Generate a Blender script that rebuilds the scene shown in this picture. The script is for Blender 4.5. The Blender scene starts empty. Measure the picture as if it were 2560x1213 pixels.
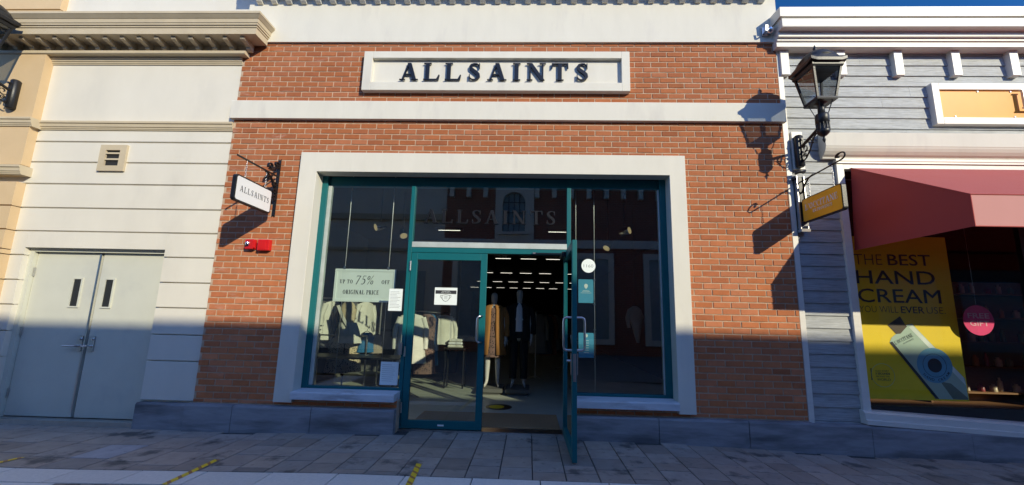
import bpy, math, random
from mathutils import Vector, Matrix, noise
random.seed(7)
PI = math.pi
scene = bpy.context.scene
col = scene.collection

# ------------------------------------------------------------------ helpers
class MB:
    def __init__(s): s.v = []; s.f = []; s.c = []; s.cols = False; s.sm = []
    def poly(s, pts, color=None, smooth=False):
        n = len(s.v); s.v += [tuple(p) for p in pts]; s.f.append(list(range(n, n+len(pts))))
        s.c.append(color or (1, 1, 1)); s.sm.append(smooth)
        if color: s.cols = True
        return s
    def faces(s, vs, fs, smooth=False, color=None):
        n = len(s.v); s.v += [tuple(p) for p in vs]
        for f in fs:
            s.f.append([i+n for i in f]); s.sm.append(smooth); s.c.append(color or (1, 1, 1))
        if color: s.cols = True
        return s
    def box(s, x0, x1, y0, y1, z0, z1, color=None):
        v = [(x0,y0,z0),(x1,y0,z0),(x1,y1,z0),(x0,y1,z0),(x0,y0,z1),(x1,y0,z1),(x1,y1,z1),(x0,y1,z1)]
        return s.faces(v, [(0,3,2,1),(4,5,6,7),(0,1,5,4),(1,2,6,5),(2,3,7,6),(3,0,4,7)], color=color)
    def slab(s, pts, d):           # extrude polygon pts (list of Vector) along vector d
        n = len(pts); P = [Vector(p) for p in pts]; Q = [p+Vector(d) for p in P]
        fs = [tuple(range(n)), tuple(range(2*n-1, n-1, -1))] + [(i, i+n, (i+1) % n+n, (i+1) % n) for i in range(n)]
        return s.faces(P+Q, fs)
    def profx(s, prof, x0, x1):    # profile in (y,z) extruded along x
        return s.slab([(x0, y, z) for y, z in prof], (x1-x0, 0, 0))
    def tube(s, pts, r, n=8, closed=False, r2=None, cap=True):
        P = [Vector(p) for p in pts]; N = len(P); vs = []; up = None
        for i, p in enumerate(P):
            if closed: t = P[(i+1) % N]-P[i-1]
            else: t = P[min(i+1, N-1)]-P[max(i-1, 0)]
            t.normalize()
            if up is None:
                a = Vector((0, 0, 1)) if abs(t.z) < .9 else Vector((1, 0, 0)); up = t.cross(a).normalized()
            else:
                up = (up-t*up.dot(t)).normalized()
            w = t.cross(up)
            rr = r if r2 is None else r+(r2-r)*i/(N-1)
            if isinstance(r, (list, tuple)): rr = r[i]
            for k in range(n):
                a = 2*PI*k/n; vs.append(p+(up*math.cos(a)+w*math.sin(a))*rr)
        fs = []
        for i in range(N if closed else N-1):
            j = (i+1) % N
            for k in range(n): fs.append((i*n+k, i*n+(k+1) % n, j*n+(k+1) % n, j*n+k))
        s.faces(vs, fs, True)
        if cap and not closed:
            s.faces(vs[:n], [tuple(range(n))[::-1]]); s.faces(vs[-n:], [tuple(range(n))])
        return s
    def cyl(s, p0, p1, r, n=14, r2=None): return s.tube([p0, p1], r, n, r2=r2)
    def bar(s, pts, w, h, wdir):   # flat bar along pts, width w along wdir, height h across
        P = [Vector(p) for p in pts]; N = len(P); W_ = Vector(wdir).normalized(); vs = []
        for i, p in enumerate(P):
            t = (P[min(i+1, N-1)]-P[max(i-1, 0)]).normalized(); u = t.cross(W_).normalized()
            vs += [p+W_*w/2+u*h/2, p-W_*w/2+u*h/2, p-W_*w/2-u*h/2, p+W_*w/2-u*h/2]
        fs = [(0,1,2,3), tuple(4*(N-1)+k for k in (3,2,1,0))]
        for i in range(N-1):
            for k in range(4): fs.append((4*i+k, 4*i+4+k, 4*i+4+(k+1) % 4, 4*i+(k+1) % 4))
        return s.faces(vs, fs)
    def lathe(s, c, prof, n=16, sq=False, rot=0):  # prof (r,z); sq: square section
        n = 4 if sq else n; vs = []
        for r, z in prof:
            for k in range(n):
                a = 2*PI*k/n+rot+(PI/4 if sq else 0); rr = r*(math.sqrt(2) if sq else 1)
                vs.append((c[0]+rr*math.cos(a), c[1]+rr*math.sin(a), c[2]+z))
        m = len(prof); fs = []
        for i in range(m-1):
            for k in range(n): fs.append((i*n+k, i*n+(k+1) % n, (i+1)*n+(k+1) % n, (i+1)*n+k))
        s.faces(vs, fs, not sq)
        s.faces(vs[:n], [tuple(range(n))[::-1]]); s.faces(vs[-n:], [tuple(range(n))]); return s
    def loft(s, secs, n=20, rip=0, rk=7, ph=0):  # secs (cx,cy,z,rx,ry)
        vs = []
        for i, (cx, cy, z, rx, ry) in enumerate(secs):
            k_ = rip*i/max(1, len(secs)-1)
            for k in range(n):
                a = 2*PI*k/n; q = 1+k_*math.sin(rk*a+ph+i*.35)
                vs.append((cx+rx*q*math.cos(a), cy+ry*q*math.sin(a), z))
        fs = []
        for i in range(len(secs)-1):
            for k in range(n): fs.append((i*n+k, i*n+(k+1) % n, (i+1)*n+(k+1) % n, (i+1)*n+k))
        s.faces(vs, fs, True); s.faces(vs[:n], [tuple(range(n))]); s.faces(vs[-n:], [tuple(range(n))]); return s
    def build(s, name, mat, parent=None, bevel=0, recalc=True):
        off = Vector((0, 0, 0))
        if parent is not None:
            q = parent
            while q is not None: off += q.location; q = q.parent
        me = bpy.data.meshes.new(name)
        me.from_pydata([tuple(Vector(v)-off) for v in s.v], [], s.f)
        me.polygons.foreach_set('use_smooth', s.sm)
        if s.cols:
            ca = me.color_attributes.new('col', 'FLOAT_COLOR', 'CORNER'); i = 0
            buf = []
            for f, c in zip(s.f, s.c): buf += [c[0], c[1], c[2], 1]*len(f)
            ca.data.foreach_set('color', buf)
        me.update()
        if recalc:
            import bmesh
            bm = bmesh.new(); bm.from_mesh(me); bmesh.ops.recalc_face_normals(bm, faces=bm.faces); bm.to_mesh(me); bm.free()
        me.materials.append(mat)
        o = bpy.data.objects.new(name, me); col.objects.link(o)
        if parent is not None: o.parent = parent
        if bevel:
            b = o.modifiers.new('bevel', 'BEVEL'); b.width = bevel; b.segments = 2; b.limit_method = 'ANGLE'
        return o

def tag(o, label, cat, group=None):
    o['label'] = label; o['category'] = cat
    if group: o['group'] = group
    return o
def thing(name, label, cat, loc, group=None):
    o = bpy.data.objects.new(name, None); col.objects.link(o); o.location = loc; o.empty_display_size = .1
    return tag(o, label, cat, group)
def struct(o): o['kind'] = 'structure'; return o
def dup(root, loc=None, label=None):
    r = root.copy(); col.objects.link(r)
    if loc is not None: r.location = loc
    if label: r['label'] = label
    for ch in list(root.children):
        c = ch.copy(); col.objects.link(c); c.parent = r
        for g in list(ch.children):
            d = g.copy(); col.objects.link(d); d.parent = c
    return r

# ------------------------------------------------------------------ materials
def nodes(name):
    m = bpy.data.materials.new(name); m.use_nodes = True; nt = m.node_tree
    b = nt.nodes['Principled BSDF']; return m, nt, b
def N(nt, t, **k):
    n = nt.nodes.new(t)
    for a, v in k.items():
        if a in n.inputs: n.inputs[a].default_value = v
        else: setattr(n, a, v)
    return n
def c4(c): return (c[0], c[1], c[2], 1)
def mat(name, color, rough=.6, metal=0, var=.12, vs=6, bump=.1, bs=180, stain=None, stain_s=1.5, stain_t=(.5, .65), spec=.5, attr=False, stretch=None, coat=0):
    m, nt, b = nodes(name); L = nt.links
    tc = N(nt, 'ShaderNodeTexCoord'); src = tc.outputs['Object']
    gm = N(nt, 'ShaderNodeNewGeometry'); src = gm.outputs['Position']
    if stretch:
        mp = N(nt, 'ShaderNodeMapping'); mp.inputs['Scale'].default_value = stretch; L.new(src, mp.inputs[0]); src2 = mp.outputs[0]
    else: src2 = src
    n1 = N(nt, 'ShaderNodeTexNoise', Scale=vs, Detail=6, Roughness=.62); L.new(src2, n1.inputs['Vector'])
    if attr:
        at = N(nt, 'ShaderNodeVertexColor', layer_name='col'); base = at.outputs[0]
    else:
        rgb = N(nt, 'ShaderNodeRGB'); rgb.outputs[0].default_value = c4(color); base = rgb.outputs[0]
    mr = N(nt, 'ShaderNodeMapRange'); mr.inputs['From Min'].default_value = .3; mr.inputs['From Max'].default_value = .7
    mr.inputs['To Min'].default_value = 1-var; mr.inputs['To Max'].default_value = 1+var; L.new(n1.outputs[0], mr.inputs[0])
    mx = N(nt, 'ShaderNodeVectorMath', operation='SCALE'); L.new(base, mx.inputs[0]); L.new(mr.outputs[0], mx.inputs['Scale'])
    out = mx.outputs[0]
    if stain:
        n2 = N(nt, 'ShaderNodeTexNoise', Scale=stain_s, Detail=5, Roughness=.6); L.new(src2, n2.inputs['Vector'])
        cr = N(nt, 'ShaderNodeMapRange'); cr.inputs['From Min'].default_value = stain_t[0]; cr.inputs['From Max'].default_value = stain_t[1]; cr.clamp = True
        L.new(n2.outputs[0], cr.inputs[0])
        mi = N(nt, 'ShaderNodeMix', data_type='RGBA'); L.new(cr.outputs[0], mi.inputs[0]); L.new(out, mi.inputs[6]); mi.inputs[7].default_value = c4(stain)
        out = mi.outputs[2]
        mm = N(nt, 'ShaderNodeMath', operation='MULTIPLY'); 
    L.new(out, b.inputs['Base Color'])
    b.inputs['Roughness'].default_value = rough; b.inputs['Metallic'].default_value = metal
    b.inputs['Specular IOR Level'].default_value = spec; b.inputs['Coat Weight'].default_value = coat
    if bump:
        n3 = N(nt, 'ShaderNodeTexNoise', Scale=bs, Detail=4); L.new(src2, n3.inputs['Vector'])
        bp = N(nt, 'ShaderNodeBump', Strength=bump, Distance=.01); L.new(n3.outputs[0], bp.inputs['Height']); L.new(bp.outputs[0], b.inputs['Normal'])
    return m

M = {}
M['brick'] = mat('brick', (1,1,1), .85, attr=True, var=.10, vs=9, bump=.35, bs=160, spec=.25)
def brick_bloom():   # pale lime bloom on the bricks near the left corner
    m = M['brick']; nt = m.node_tree; L = nt.links; b = nt.nodes['Principled BSDF']
    src = b.inputs['Base Color'].links[0].from_socket
    gm = N(nt, 'ShaderNodeNewGeometry'); mp = N(nt, 'ShaderNodeMapping'); mp.inputs['Scale'].default_value = (1.6, 1, 6); L.new(gm.outputs['Position'], mp.inputs[0])
    n = N(nt, 'ShaderNodeTexNoise', Scale=1.6, Detail=7, Roughness=.72); L.new(mp.outputs[0], n.inputs['Vector'])
    sp = N(nt, 'ShaderNodeSeparateXYZ'); L.new(gm.outputs['Position'], sp.inputs[0])
    r = N(nt, 'ShaderNodeMapRange'); r.inputs['From Min'].default_value = -3.95; r.inputs['From Max'].default_value = -1.8; r.inputs['To Min'].default_value = .13; r.inputs['To Max'].default_value = 0; L.new(sp.outputs[0], r.inputs[0])
    a = N(nt, 'ShaderNodeMath', operation='ADD'); L.new(n.outputs[0], a.inputs[0]); L.new(r.outputs[0], a.inputs[1])
    q = N(nt, 'ShaderNodeMapRange'); q.inputs['From Min'].default_value = .66; q.inputs['From Max'].default_value = .86; q.inputs['To Max'].default_value = .6; L.new(a.outputs[0], q.inputs[0])
    mi = N(nt, 'ShaderNodeMix', data_type='RGBA'); L.new(q.outputs[0], mi.inputs[0]); L.new(src, mi.inputs[6]); mi.inputs[7].default_value = (.6, .42, .36, 1)
    L.new(mi.outputs[2], b.inputs['Base Color'])
brick_bloom()
M['mortar'] = mat('mortar', (.53,.385,.27), .95, var=.22, vs=14, bump=.4, bs=220, spec=.2)
M['white'] = mat('white_stucco', (.72,.69,.60), .75, var=.035, vs=2.2, stain=(.62,.59,.53), stain_s=1.6, stain_t=(.56,.80), stretch=(2.2,2.2,.6), bump=.12, bs=260, spec=.3)
M['whitepaint'] = mat('white_paint', (.74,.71,.64), .42, stain=(.60,.58,.53), stain_s=3, stain_t=(.58,.85), var=.04, vs=4, bump=.05, bs=60, stretch=(1,1,4))
M['sill'] = mat('sill_stone', (.62,.64,.66), .8, var=.12, vs=8, stain=(.30,.30,.32), stain_s=5, stain_t=(.52,.75), stretch=(.4,1,2))
M['cream'] = mat('cream_stucco', (.72,.68,.585), .85, var=.05, vs=1.3, stain=(.60,.57,.50), stain_s=1.2, stain_t=(.58,.90), stretch=(1,1,.5), bump=.22, bs=320, spec=.2)
M['tan'] = mat('tan_stucco', (.64,.47,.275), .85, var=.06, vs=1.8, bump=.2, bs=300, spec=.2)
M['tantrim'] = mat('tan_trim', (.56,.47,.325), .8, var=.07, vs=4, bump=.12, bs=240, spec=.25)
M['greydoor'] = mat('door_paint', (.60,.60,.51), .45, var=.035, vs=3, bump=.03, bs=80, stain=(.50,.50,.45), stain_s=2.2, stain_t=(.55,.85))
M['plinth'] = mat('plinth_stone', (.29,.29,.305), .75, var=.16, vs=6, bump=.2, bs=120, stain=(.12,.12,.125), stain_s=2.2, stain_t=(.45,.70), stretch=(.55,1,3.2))
M['teal'] = mat('teal_aluminium', (.004,.125,.140), .45, var=.04, bump=0, spec=.35)
M['dark'] = mat('dark_metal', (.012,.012,.013), .42, bump=.12, bs=90, var=.2, spec=.5)
M['steel'] = mat('brushed_steel', (.62,.61,.6), .3, metal=1, bump=.03)
M['bead'] = mat('silver_bead', (.55,.60,.56), .45, metal=.25, bump=0)
M['silver'] = mat('silver_letter', (.62,.61,.58), .4, metal=.3, bump=0)
M['pave'] = mat('paving_stone', (1,1,1), .7, attr=True, var=.14, vs=7, bump=.25, bs=90, stain=(.10,.095,.085), stain_s=2.6, stain_t=(.575,.66), spec=.55, stretch=(1,1,1))
def gum():
    m = M['pave']; nt = m.node_tree; L = nt.links; b = nt.nodes['Principled BSDF']; src = b.inputs['Base Color'].links[0].from_socket
    g = N(nt, 'ShaderNodeNewGeometry'); v = N(nt, 'ShaderNodeTexVoronoi', Scale=5.5); v.voronoi_dimensions = '2D'; L.new(g.outputs['Position'], v.inputs['Vector'])
    n = N(nt, 'ShaderNodeTexNoise', Scale=60); L.new(g.outputs['Position'], n.inputs['Vector']); a = N(nt, 'ShaderNodeMath', operation='MULTIPLY_ADD'); L.new(n.outputs[0], a.inputs[0]); a.inputs[1].default_value = .04; L.new(v.outputs['Distance'], a.inputs[2])
    r = N(nt, 'ShaderNodeMapRange'); r.inputs['From Min'].default_value = .085; r.inputs['From Max'].default_value = .105; r.inputs['To Min'].default_value = .35; r.inputs['To Max'].default_value = 0; L.new(a.outputs[0], r.inputs[0])
    mi = N(nt, 'ShaderNodeMix', data_type='RGBA'); L.new(r.outputs[0], mi.inputs[0]); L.new(src, mi.inputs[6]); mi.inputs[7].default_value = (.09,.088,.085,1); L.new(mi.outputs[2], b.inputs['Base Color'])
gum()
M['palepave'] = mat('pale_paving', (1,1,1), .8, attr=True, var=.08, vs=40, bump=.15, bs=200)
M['joint'] = mat('joint_sand', (.06,.058,.055), .95, bump=.2)
M['siding'] = mat('siding_board', (.345,.36,.36), .5, var=.36, vs=4, bump=.3, bs=20, stretch=(1.5,3,22), stain=(.42,.44,.45), stain_s=3, stain_t=(.5,.8))
M['black'] = mat('black_letter', (.008,.008,.009), .35, bump=0)
M['ink'] = mat('ink', (.03,.03,.035), .7, bump=0)
M['grey_ink'] = mat('grey_ink', (.25,.27,.28), .7, bump=0)
M['white_sign'] = mat('sign_face', (.82,.82,.83), .35, bump=0, var=.02)
M['paper'] = mat('paper', (.84,.90,.86), .6, bump=0, var=.03)
M['blue_poster'] = mat('blue_poster', (.07,.36,.56), .5, bump=0, var=.03)
M['yellow_poster'] = mat('yellow_poster', (.88,.63,.008), .5, bump=0, var=.03)
M['amber'] = mat('amber_sign', (.93,.50,.02), .32, var=.10, vs=1.2, bump=0, metal=.0, coat=.3)
M['gold'] = mat('gold_panel', (.80,.34,.02), .42, var=.15, vs=.8, bump=.02, bs=2, metal=0, spec=.22)
M['pink'] = mat('pink_card', (.80,.03,.17), .5, bump=0)
M['pinktext'] = mat('pink_text', (.85,.45,.5), .5, bump=0)
M['red'] = mat('red_plastic', (.62,.012,.012), .3, bump=0, var=.05, coat=.3)
M['chrome'] = mat('chrome', (.75,.75,.76), .15, metal=1, bump=0)
M['floor'] = mat('shop_floor', (.52,.54,.45), .38, var=.10, vs=2.5, bump=.03, bs=30)
M['mat'] = mat('door_mat', (.46,.28,.14), .95, var=.2, vs=60, bump=.4, bs=200)
M['wallin'] = mat('shop_wall', (.13,.13,.12), .85, var=.1, vs=2, bump=.05)
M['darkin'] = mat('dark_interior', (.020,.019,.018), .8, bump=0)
M['skinwhite'] = mat('mannequin_white', (.62,.60,.56), .45, bump=0, var=.03)
M['camel'] = mat('camel_wool', (.44,.20,.06), .95, bump=.3, bs=260, var=.08)
M['blackcloth'] = mat('black_cloth', (.010,.010,.011), .85, bump=.2)
M['creamcloth'] = mat('cream_cloth', (.72,.70,.62), .9, bump=.3, bs=90, var=.1)
M['beigecloth'] = mat('beige_cloth', (.56,.46,.30), .9, bump=.2, var=.1)
M['taupecloth'] = mat('taupe_cloth', (.34,.28,.22), .9, bump=.2, var=.1)
M['greycloth'] = mat('grey_cloth', (.10,.10,.105), .9, bump=.2, var=.1)
M['bluecloth'] = mat('blue_cloth', (.03,.16,.34), .9, bump=.2, var=.1)
M['rustcloth'] = mat('rust_cloth', (.36,.13,.07), .9, bump=.2, var=.1)
M['wood'] = mat('shelf_wood', (.24,.12,.05), .6, bump=.1, stretch=(1,1,8))
M['leaf'] = mat('yellow_leaf', (.75,.52,.03), .7, bump=0)
M['oppbrick'] = None

def leopard(name, a, b_, s):
    m, nt, b = nodes(name); L = nt.links
    g = N(nt, 'ShaderNodeNewGeometry'); v = N(nt, 'ShaderNodeTexVoronoi', Scale=s); L.new(g.outputs['Position'], v.inputs['Vector'])
    r = N(nt, 'ShaderNodeMapRange'); r.inputs['From Min'].default_value = .28; r.inputs['From Max'].default_value = .38; L.new(v.outputs['Distance'], r.inputs[0])
    mi = N(nt, 'ShaderNodeMix', data_type='RGBA'); L.new(r.outputs[0], mi.inputs[0]); mi.inputs[6].default_value = c4(a); mi.inputs[7].default_value = c4(b_)
    L.new(mi.outputs[2], b.inputs['Base Color']); b.inputs['Roughness'].default_value = .9; return m
M['leopard'] = leopard('leopard_print', (.03,.02,.015), (.62,.50,.34), 42)
M['floral'] = leopard('floral_print', (.015,.013,.015), (.20,.12,.10), 30)

def glass(name, tint, gain, ior=1.5):
    m, nt, b = nodes(name); L = nt.links; nt.nodes.remove(b)
    out = nt.nodes['Material Output']; t = N(nt, 'ShaderNodeBsdfTransparent'); t.inputs[0].default_value = c4(tint)
    g = N(nt, 'ShaderNodeBsdfGlossy'); g.inputs['Roughness'].default_value = .004; g.inputs[0].default_value = (.95, .98, 1, 1)
    ge = N(nt, 'ShaderNodeNewGeometry'); nz = N(nt, 'ShaderNodeTexNoise', Scale=1.1, Detail=1); L.new(ge.outputs['Position'], nz.inputs['Vector'])
    bp = N(nt, 'ShaderNodeBump', Strength=.05, Distance=.02); L.new(nz.outputs[0], bp.inputs['Height']); L.new(bp.outputs[0], g.inputs['Normal'])
    # Schlick reflectance, the same from both sides of the sheet
    dt = N(nt, 'ShaderNodeVectorMath', operation='DOT_PRODUCT'); L.new(ge.outputs['Incoming'], dt.inputs[0]); L.new(ge.outputs['Normal'], dt.inputs[1])
    ab = N(nt, 'ShaderNodeMath', operation='ABSOLUTE'); L.new(dt.outputs['Value'], ab.inputs[0]); iv = N(nt, 'ShaderNodeMath', operation='SUBTRACT'); iv.inputs[0].default_value = 1; L.new(ab.outputs[0], iv.inputs[1])
    pw = N(nt, 'ShaderNodeMath', operation='POWER'); pw.inputs[1].default_value = 5; L.new(iv.outputs[0], pw.inputs[0])
    fr = N(nt, 'ShaderNodeMath', operation='MULTIPLY_ADD'); L.new(pw.outputs[0], fr.inputs[0]); fr.inputs[1].default_value = .96; fr.inputs[2].default_value = .042
    mu = N(nt, 'ShaderNodeMath', operation='MULTIPLY'); mu.use_clamp = True; mu.inputs[1].default_value = gain
    L.new(fr.outputs[0], mu.inputs[0]); mx = N(nt, 'ShaderNodeMixShader'); L.new(mu.outputs[0], mx.inputs[0]); L.new(t.outputs[0], mx.inputs[1]); L.new(g.outputs[0], mx.inputs[2])
    L.new(mx.outputs[0], out.inputs[0]); return m
M['glass'] = glass('window_glass', (.82, .89, .84), 3.8)
M['glass2'] = glass('dark_window_glass', (.96, .97, .95), 1.1)
M['lampglass'] = glass('lamp_glass', (.55, .58, .60), 2.5)
def emit(name, c, s):
    m, nt, b = nodes(name); b.inputs['Emission Color'].default_value = c4(c); b.inputs['Emission Strength'].default_value = s; b.inputs['Base Color'].default_value = c4(c); return m
M['tube'] = emit('lit_tube', (1, .93, .78), 2.4)
M['spotlit'] = emit('lit_lens', (1, .75, .35), .35)
def cloth(name, c, tr=.35):
    m, nt, b = nodes(name); L = nt.links; out = nt.nodes['Material Output']
    b.inputs['Base Color'].default_value = c4(c); b.inputs['Roughness'].default_value = .85; b.inputs['Sheen Weight'].default_value = .3; b.inputs['Sheen Roughness'].default_value = .4
    g = N(nt, 'ShaderNodeNewGeometry'); n = N(nt, 'ShaderNodeTexNoise', Scale=1.3, Detail=3, Distortion=.5); L.new(g.outputs['Position'], n.inputs['Vector'])
    n2 = N(nt, 'ShaderNodeTexNoise', Scale=400); L.new(g.outputs['Position'], n2.inputs['Vector'])
    bp = N(nt, 'ShaderNodeBump', Strength=.35, Distance=.05); L.new(n.outputs[0], bp.inputs['Height']); bp2 = N(nt, 'ShaderNodeBump', Strength=.15, Distance=.01)
    L.new(n2.outputs[0], bp2.inputs['Height']); L.new(bp.outputs[0], bp2.inputs['Normal']); L.new(bp2.outputs[0], b.inputs['Normal'])
    t = N(nt, 'ShaderNodeBsdfTranslucent'); t.inputs[0].default_value = (.55, .05, .03, 1); mx = N(nt, 'ShaderNodeMixShader'); mx.inputs[0].default_value = tr
    L.new(b.outputs[0], mx.inputs[1]); L.new(t.outputs[0], mx.inputs[2]); L.new(mx.outputs[0], out.inputs[0]); return m
M['awning'] = cloth('awning_cloth', (.47,.068,.055), .10)
M['valance'] = cloth('valance_cloth', (.66,.31,.28), .06)

# hazard tape
def tape_mat():
    m, nt, b = nodes('hazard_tape'); L = nt.links
    g = N(nt, 'ShaderNodeNewGeometry'); w = N(nt, 'ShaderNodeSeparateXYZ'); L.new(g.outputs['Position'], w.inputs[0])
    a = N(nt, 'ShaderNodeMath', operation='MULTIPLY_ADD'); L.new(w.outputs[0], a.inputs[0]); a.inputs[1].default_value = .9; L.new(w.outputs[1], a.inputs[2])
    d = N(nt, 'ShaderNodeMath', operation='MULTIPLY'); d.inputs[1].default_value = 10.; L.new(a.outputs[0], d.inputs[0])
    f = N(nt, 'ShaderNodeMath', operation='FRACT'); L.new(d.outputs[0], f.inputs[0]); q = N(nt, 'ShaderNodeMath', operation='GREATER_THAN'); q.inputs[1].default_value = .66; L.new(f.outputs[0], q.inputs[0])
    mi = N(nt, 'ShaderNodeMix', data_type='RGBA'); L.new(q.outputs[0], mi.inputs[0]); mi.inputs[6].default_value = (.88,.60,.02,1); mi.inputs[7].default_value = (.42,.19,.05,1)
    L.new(mi.outputs[2], b.inputs['Base Color']); b.inputs['Roughness'].default_value = .5; return m
M['tape'] = tape_mat()

# ------------------------------------------------------------------ serif lettering built from strokes
def G(ch):
    t, h, sf = .17, .06, .045
    def stem(x, z0=0, z1=1, w=t): return [('b', x-w/2, x+w/2, z0, z1)]
    def ser(x, z, hw=.17): return [('b', x-hw, x+hw, z, z+sf)]
    D_ = {
    'I': (.36, stem(.18)+ser(.18, 0)+ser(.18, 1-sf)),
    'L': (.74, stem(.18)+ser(.18, 1-sf)+[('b', .01, .70, 0, h), ('p', [(.60, h), (.70, 0), (.74, .30), (.70, .30)])]),
    'A': (.90, [('l', .15, 0, .43, 1, .07), ('l', .74, 0, .46, 1, .19), ('b', .25, .62, .30, .30+h)]+ser(.14, 0, .14)+ser(.75, 0, .17)),
    'S': (.58, [('c', [(.51,.80,.03),(.47,.90,.05),(.38,.965,.065),(.27,.965,.075),(.16,.91,.11),(.105,.80,.145),(.13,.68,.165),(.23,.57,.175),(.36,.46,.18),(.46,.34,.17),(.485,.21,.145),(.43,.10,.11),(.32,.035,.075),(.20,.035,.06),(.10,.11,.05),(.06,.22,.03)]), ('b', .495, .535, .68, .99), ('b', .035, .075, .02, .33)]),
    'N': (.92, stem(.16, w=.075)+stem(.76, w=.075)+[('l', .76, 0, .16, 1, .19)]+ser(.14, 0, .14)+[('b', .0, .2, 1-sf, 1)]+ser(.76, 1-sf, .15)),
    'T': (.80, stem(.40)+ser(.40, 0)+[('b', .02, .78, 1-h, 1), ('p', [(.02, 1), (.10, 1-h), (.05, .70), (.01, .70)]), ('p', [(.78, 1), (.70, 1-h), (.75, .70), (.79, .70)])]),
    'O': (.86, [('o', .43, .5, .36, .47)]),
    'C': (.78, [('c', [(.68,.74,.05),(.60,.90,.06),(.46,.965,.07),(.30,.93,.10),(.17,.78,.15),(.12,.5,.17),(.17,.22,.15),(.30,.07,.10),(.46,.035,.07),(.62,.09,.06),(.71,.22,.04)]), ('b', .665, .70, .66, .98)]),
    'E': (.68, stem(.18)+[('b', .02, .62, 1-h, 1), ('b', .02, .64, 0, h), ('b', .25, .48, .49, .49+h), ('b', .58, .62, .72, .97), ('b', .62, .66, .02, .30), ('b', .45, .485, .40, .64)]),
    'P': (.66, stem(.18)+ser(.18, 0)+[('b', .02, .36, 1-h, 1), ('b', .24, .36, .46, .46+h), ('c', [(.35,.97,.06),(.48,.93,.10),(.55,.84,.14),(.56,.72,.15),(.50,.58,.12),(.35,.49,.06)])]),
    'R': (.78, stem(.18)+ser(.18, 0)+[('b', .02, .36, 1-h, 1), ('b', .24, .36, .50, .50+h), ('c', [(.35,.97,.06),(.48,.93,.10),(.54,.84,.14),(.54,.74,.15),(.48,.60,.12),(.35,.53,.06)]), ('l', .70, 0, .40, .52, .15), ('b', .62, .80, 0, sf)]),
    'U': (.84, [('b', .10, .25, .3, 1), ('c', [(.175,.32,.15),(.21,.15,.12),(.32,.05,.08),(.46,.04,.07),(.58,.12,.07),(.63,.32,.06)]), ('b', .60, .66, .3, 1)]+ser(.17, 1-sf)+ser(.63, 1-sf, .13)),
    'F': (.62, stem(.18)+ser(.18, 0)+[('b', .02, .60, 1-h, 1), ('b', .25, .46, .49, .49+h), ('b', .56, .60, .70, .97), ('b', .43, .465, .40, .64)]),
    'G': (.84, [('c', [(.68,.76,.05),(.60,.90,.06),(.46,.965,.07),(.30,.93,.10),(.17,.78,.15),(.12,.5,.17),(.17,.22,.15),(.30,.07,.10),(.46,.035,.07),(.64,.09,.06)]), ('b', .60, .74, .05, .44), ('b', .50, .82, .42, .465), ('b', .665, .70, .66, .98)]),
    'V': (.84, [('l', .45, 0, .13, 1, .18), ('l', .43, 0, .72, 1, .07)]+ser(.14, 1-sf)+ser(.71, 1-sf, .13)),
    "'": (.22, [('p', [(.06, 1), (.16, 1), (.12, .70), (.08, .70)])]),
    '7': (.56, [('b', .04, .52, .90, .97), ('l', .18, 0, .47, .92, .09), ('b', .04, .075, .78, .92)]),
    '5': (.56, [('b', .16, .48, .91, .97), ('b', .14, .19, .55, .95), ('c', [(.16,.56,.05),(.28,.60,.07),(.42,.53,.11),(.47,.36,.12),(.42,.14,.10),(.28,.03,.07),(.10,.06,.07)])]),
    '%': (.90, [('o', .20, .74, .14, .20), ('o', .68, .24, .14, .20), ('l', .20, 0, .68, 1, .05)]),
    ' ': (.32, []),
    }
    return D_[ch]
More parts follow.
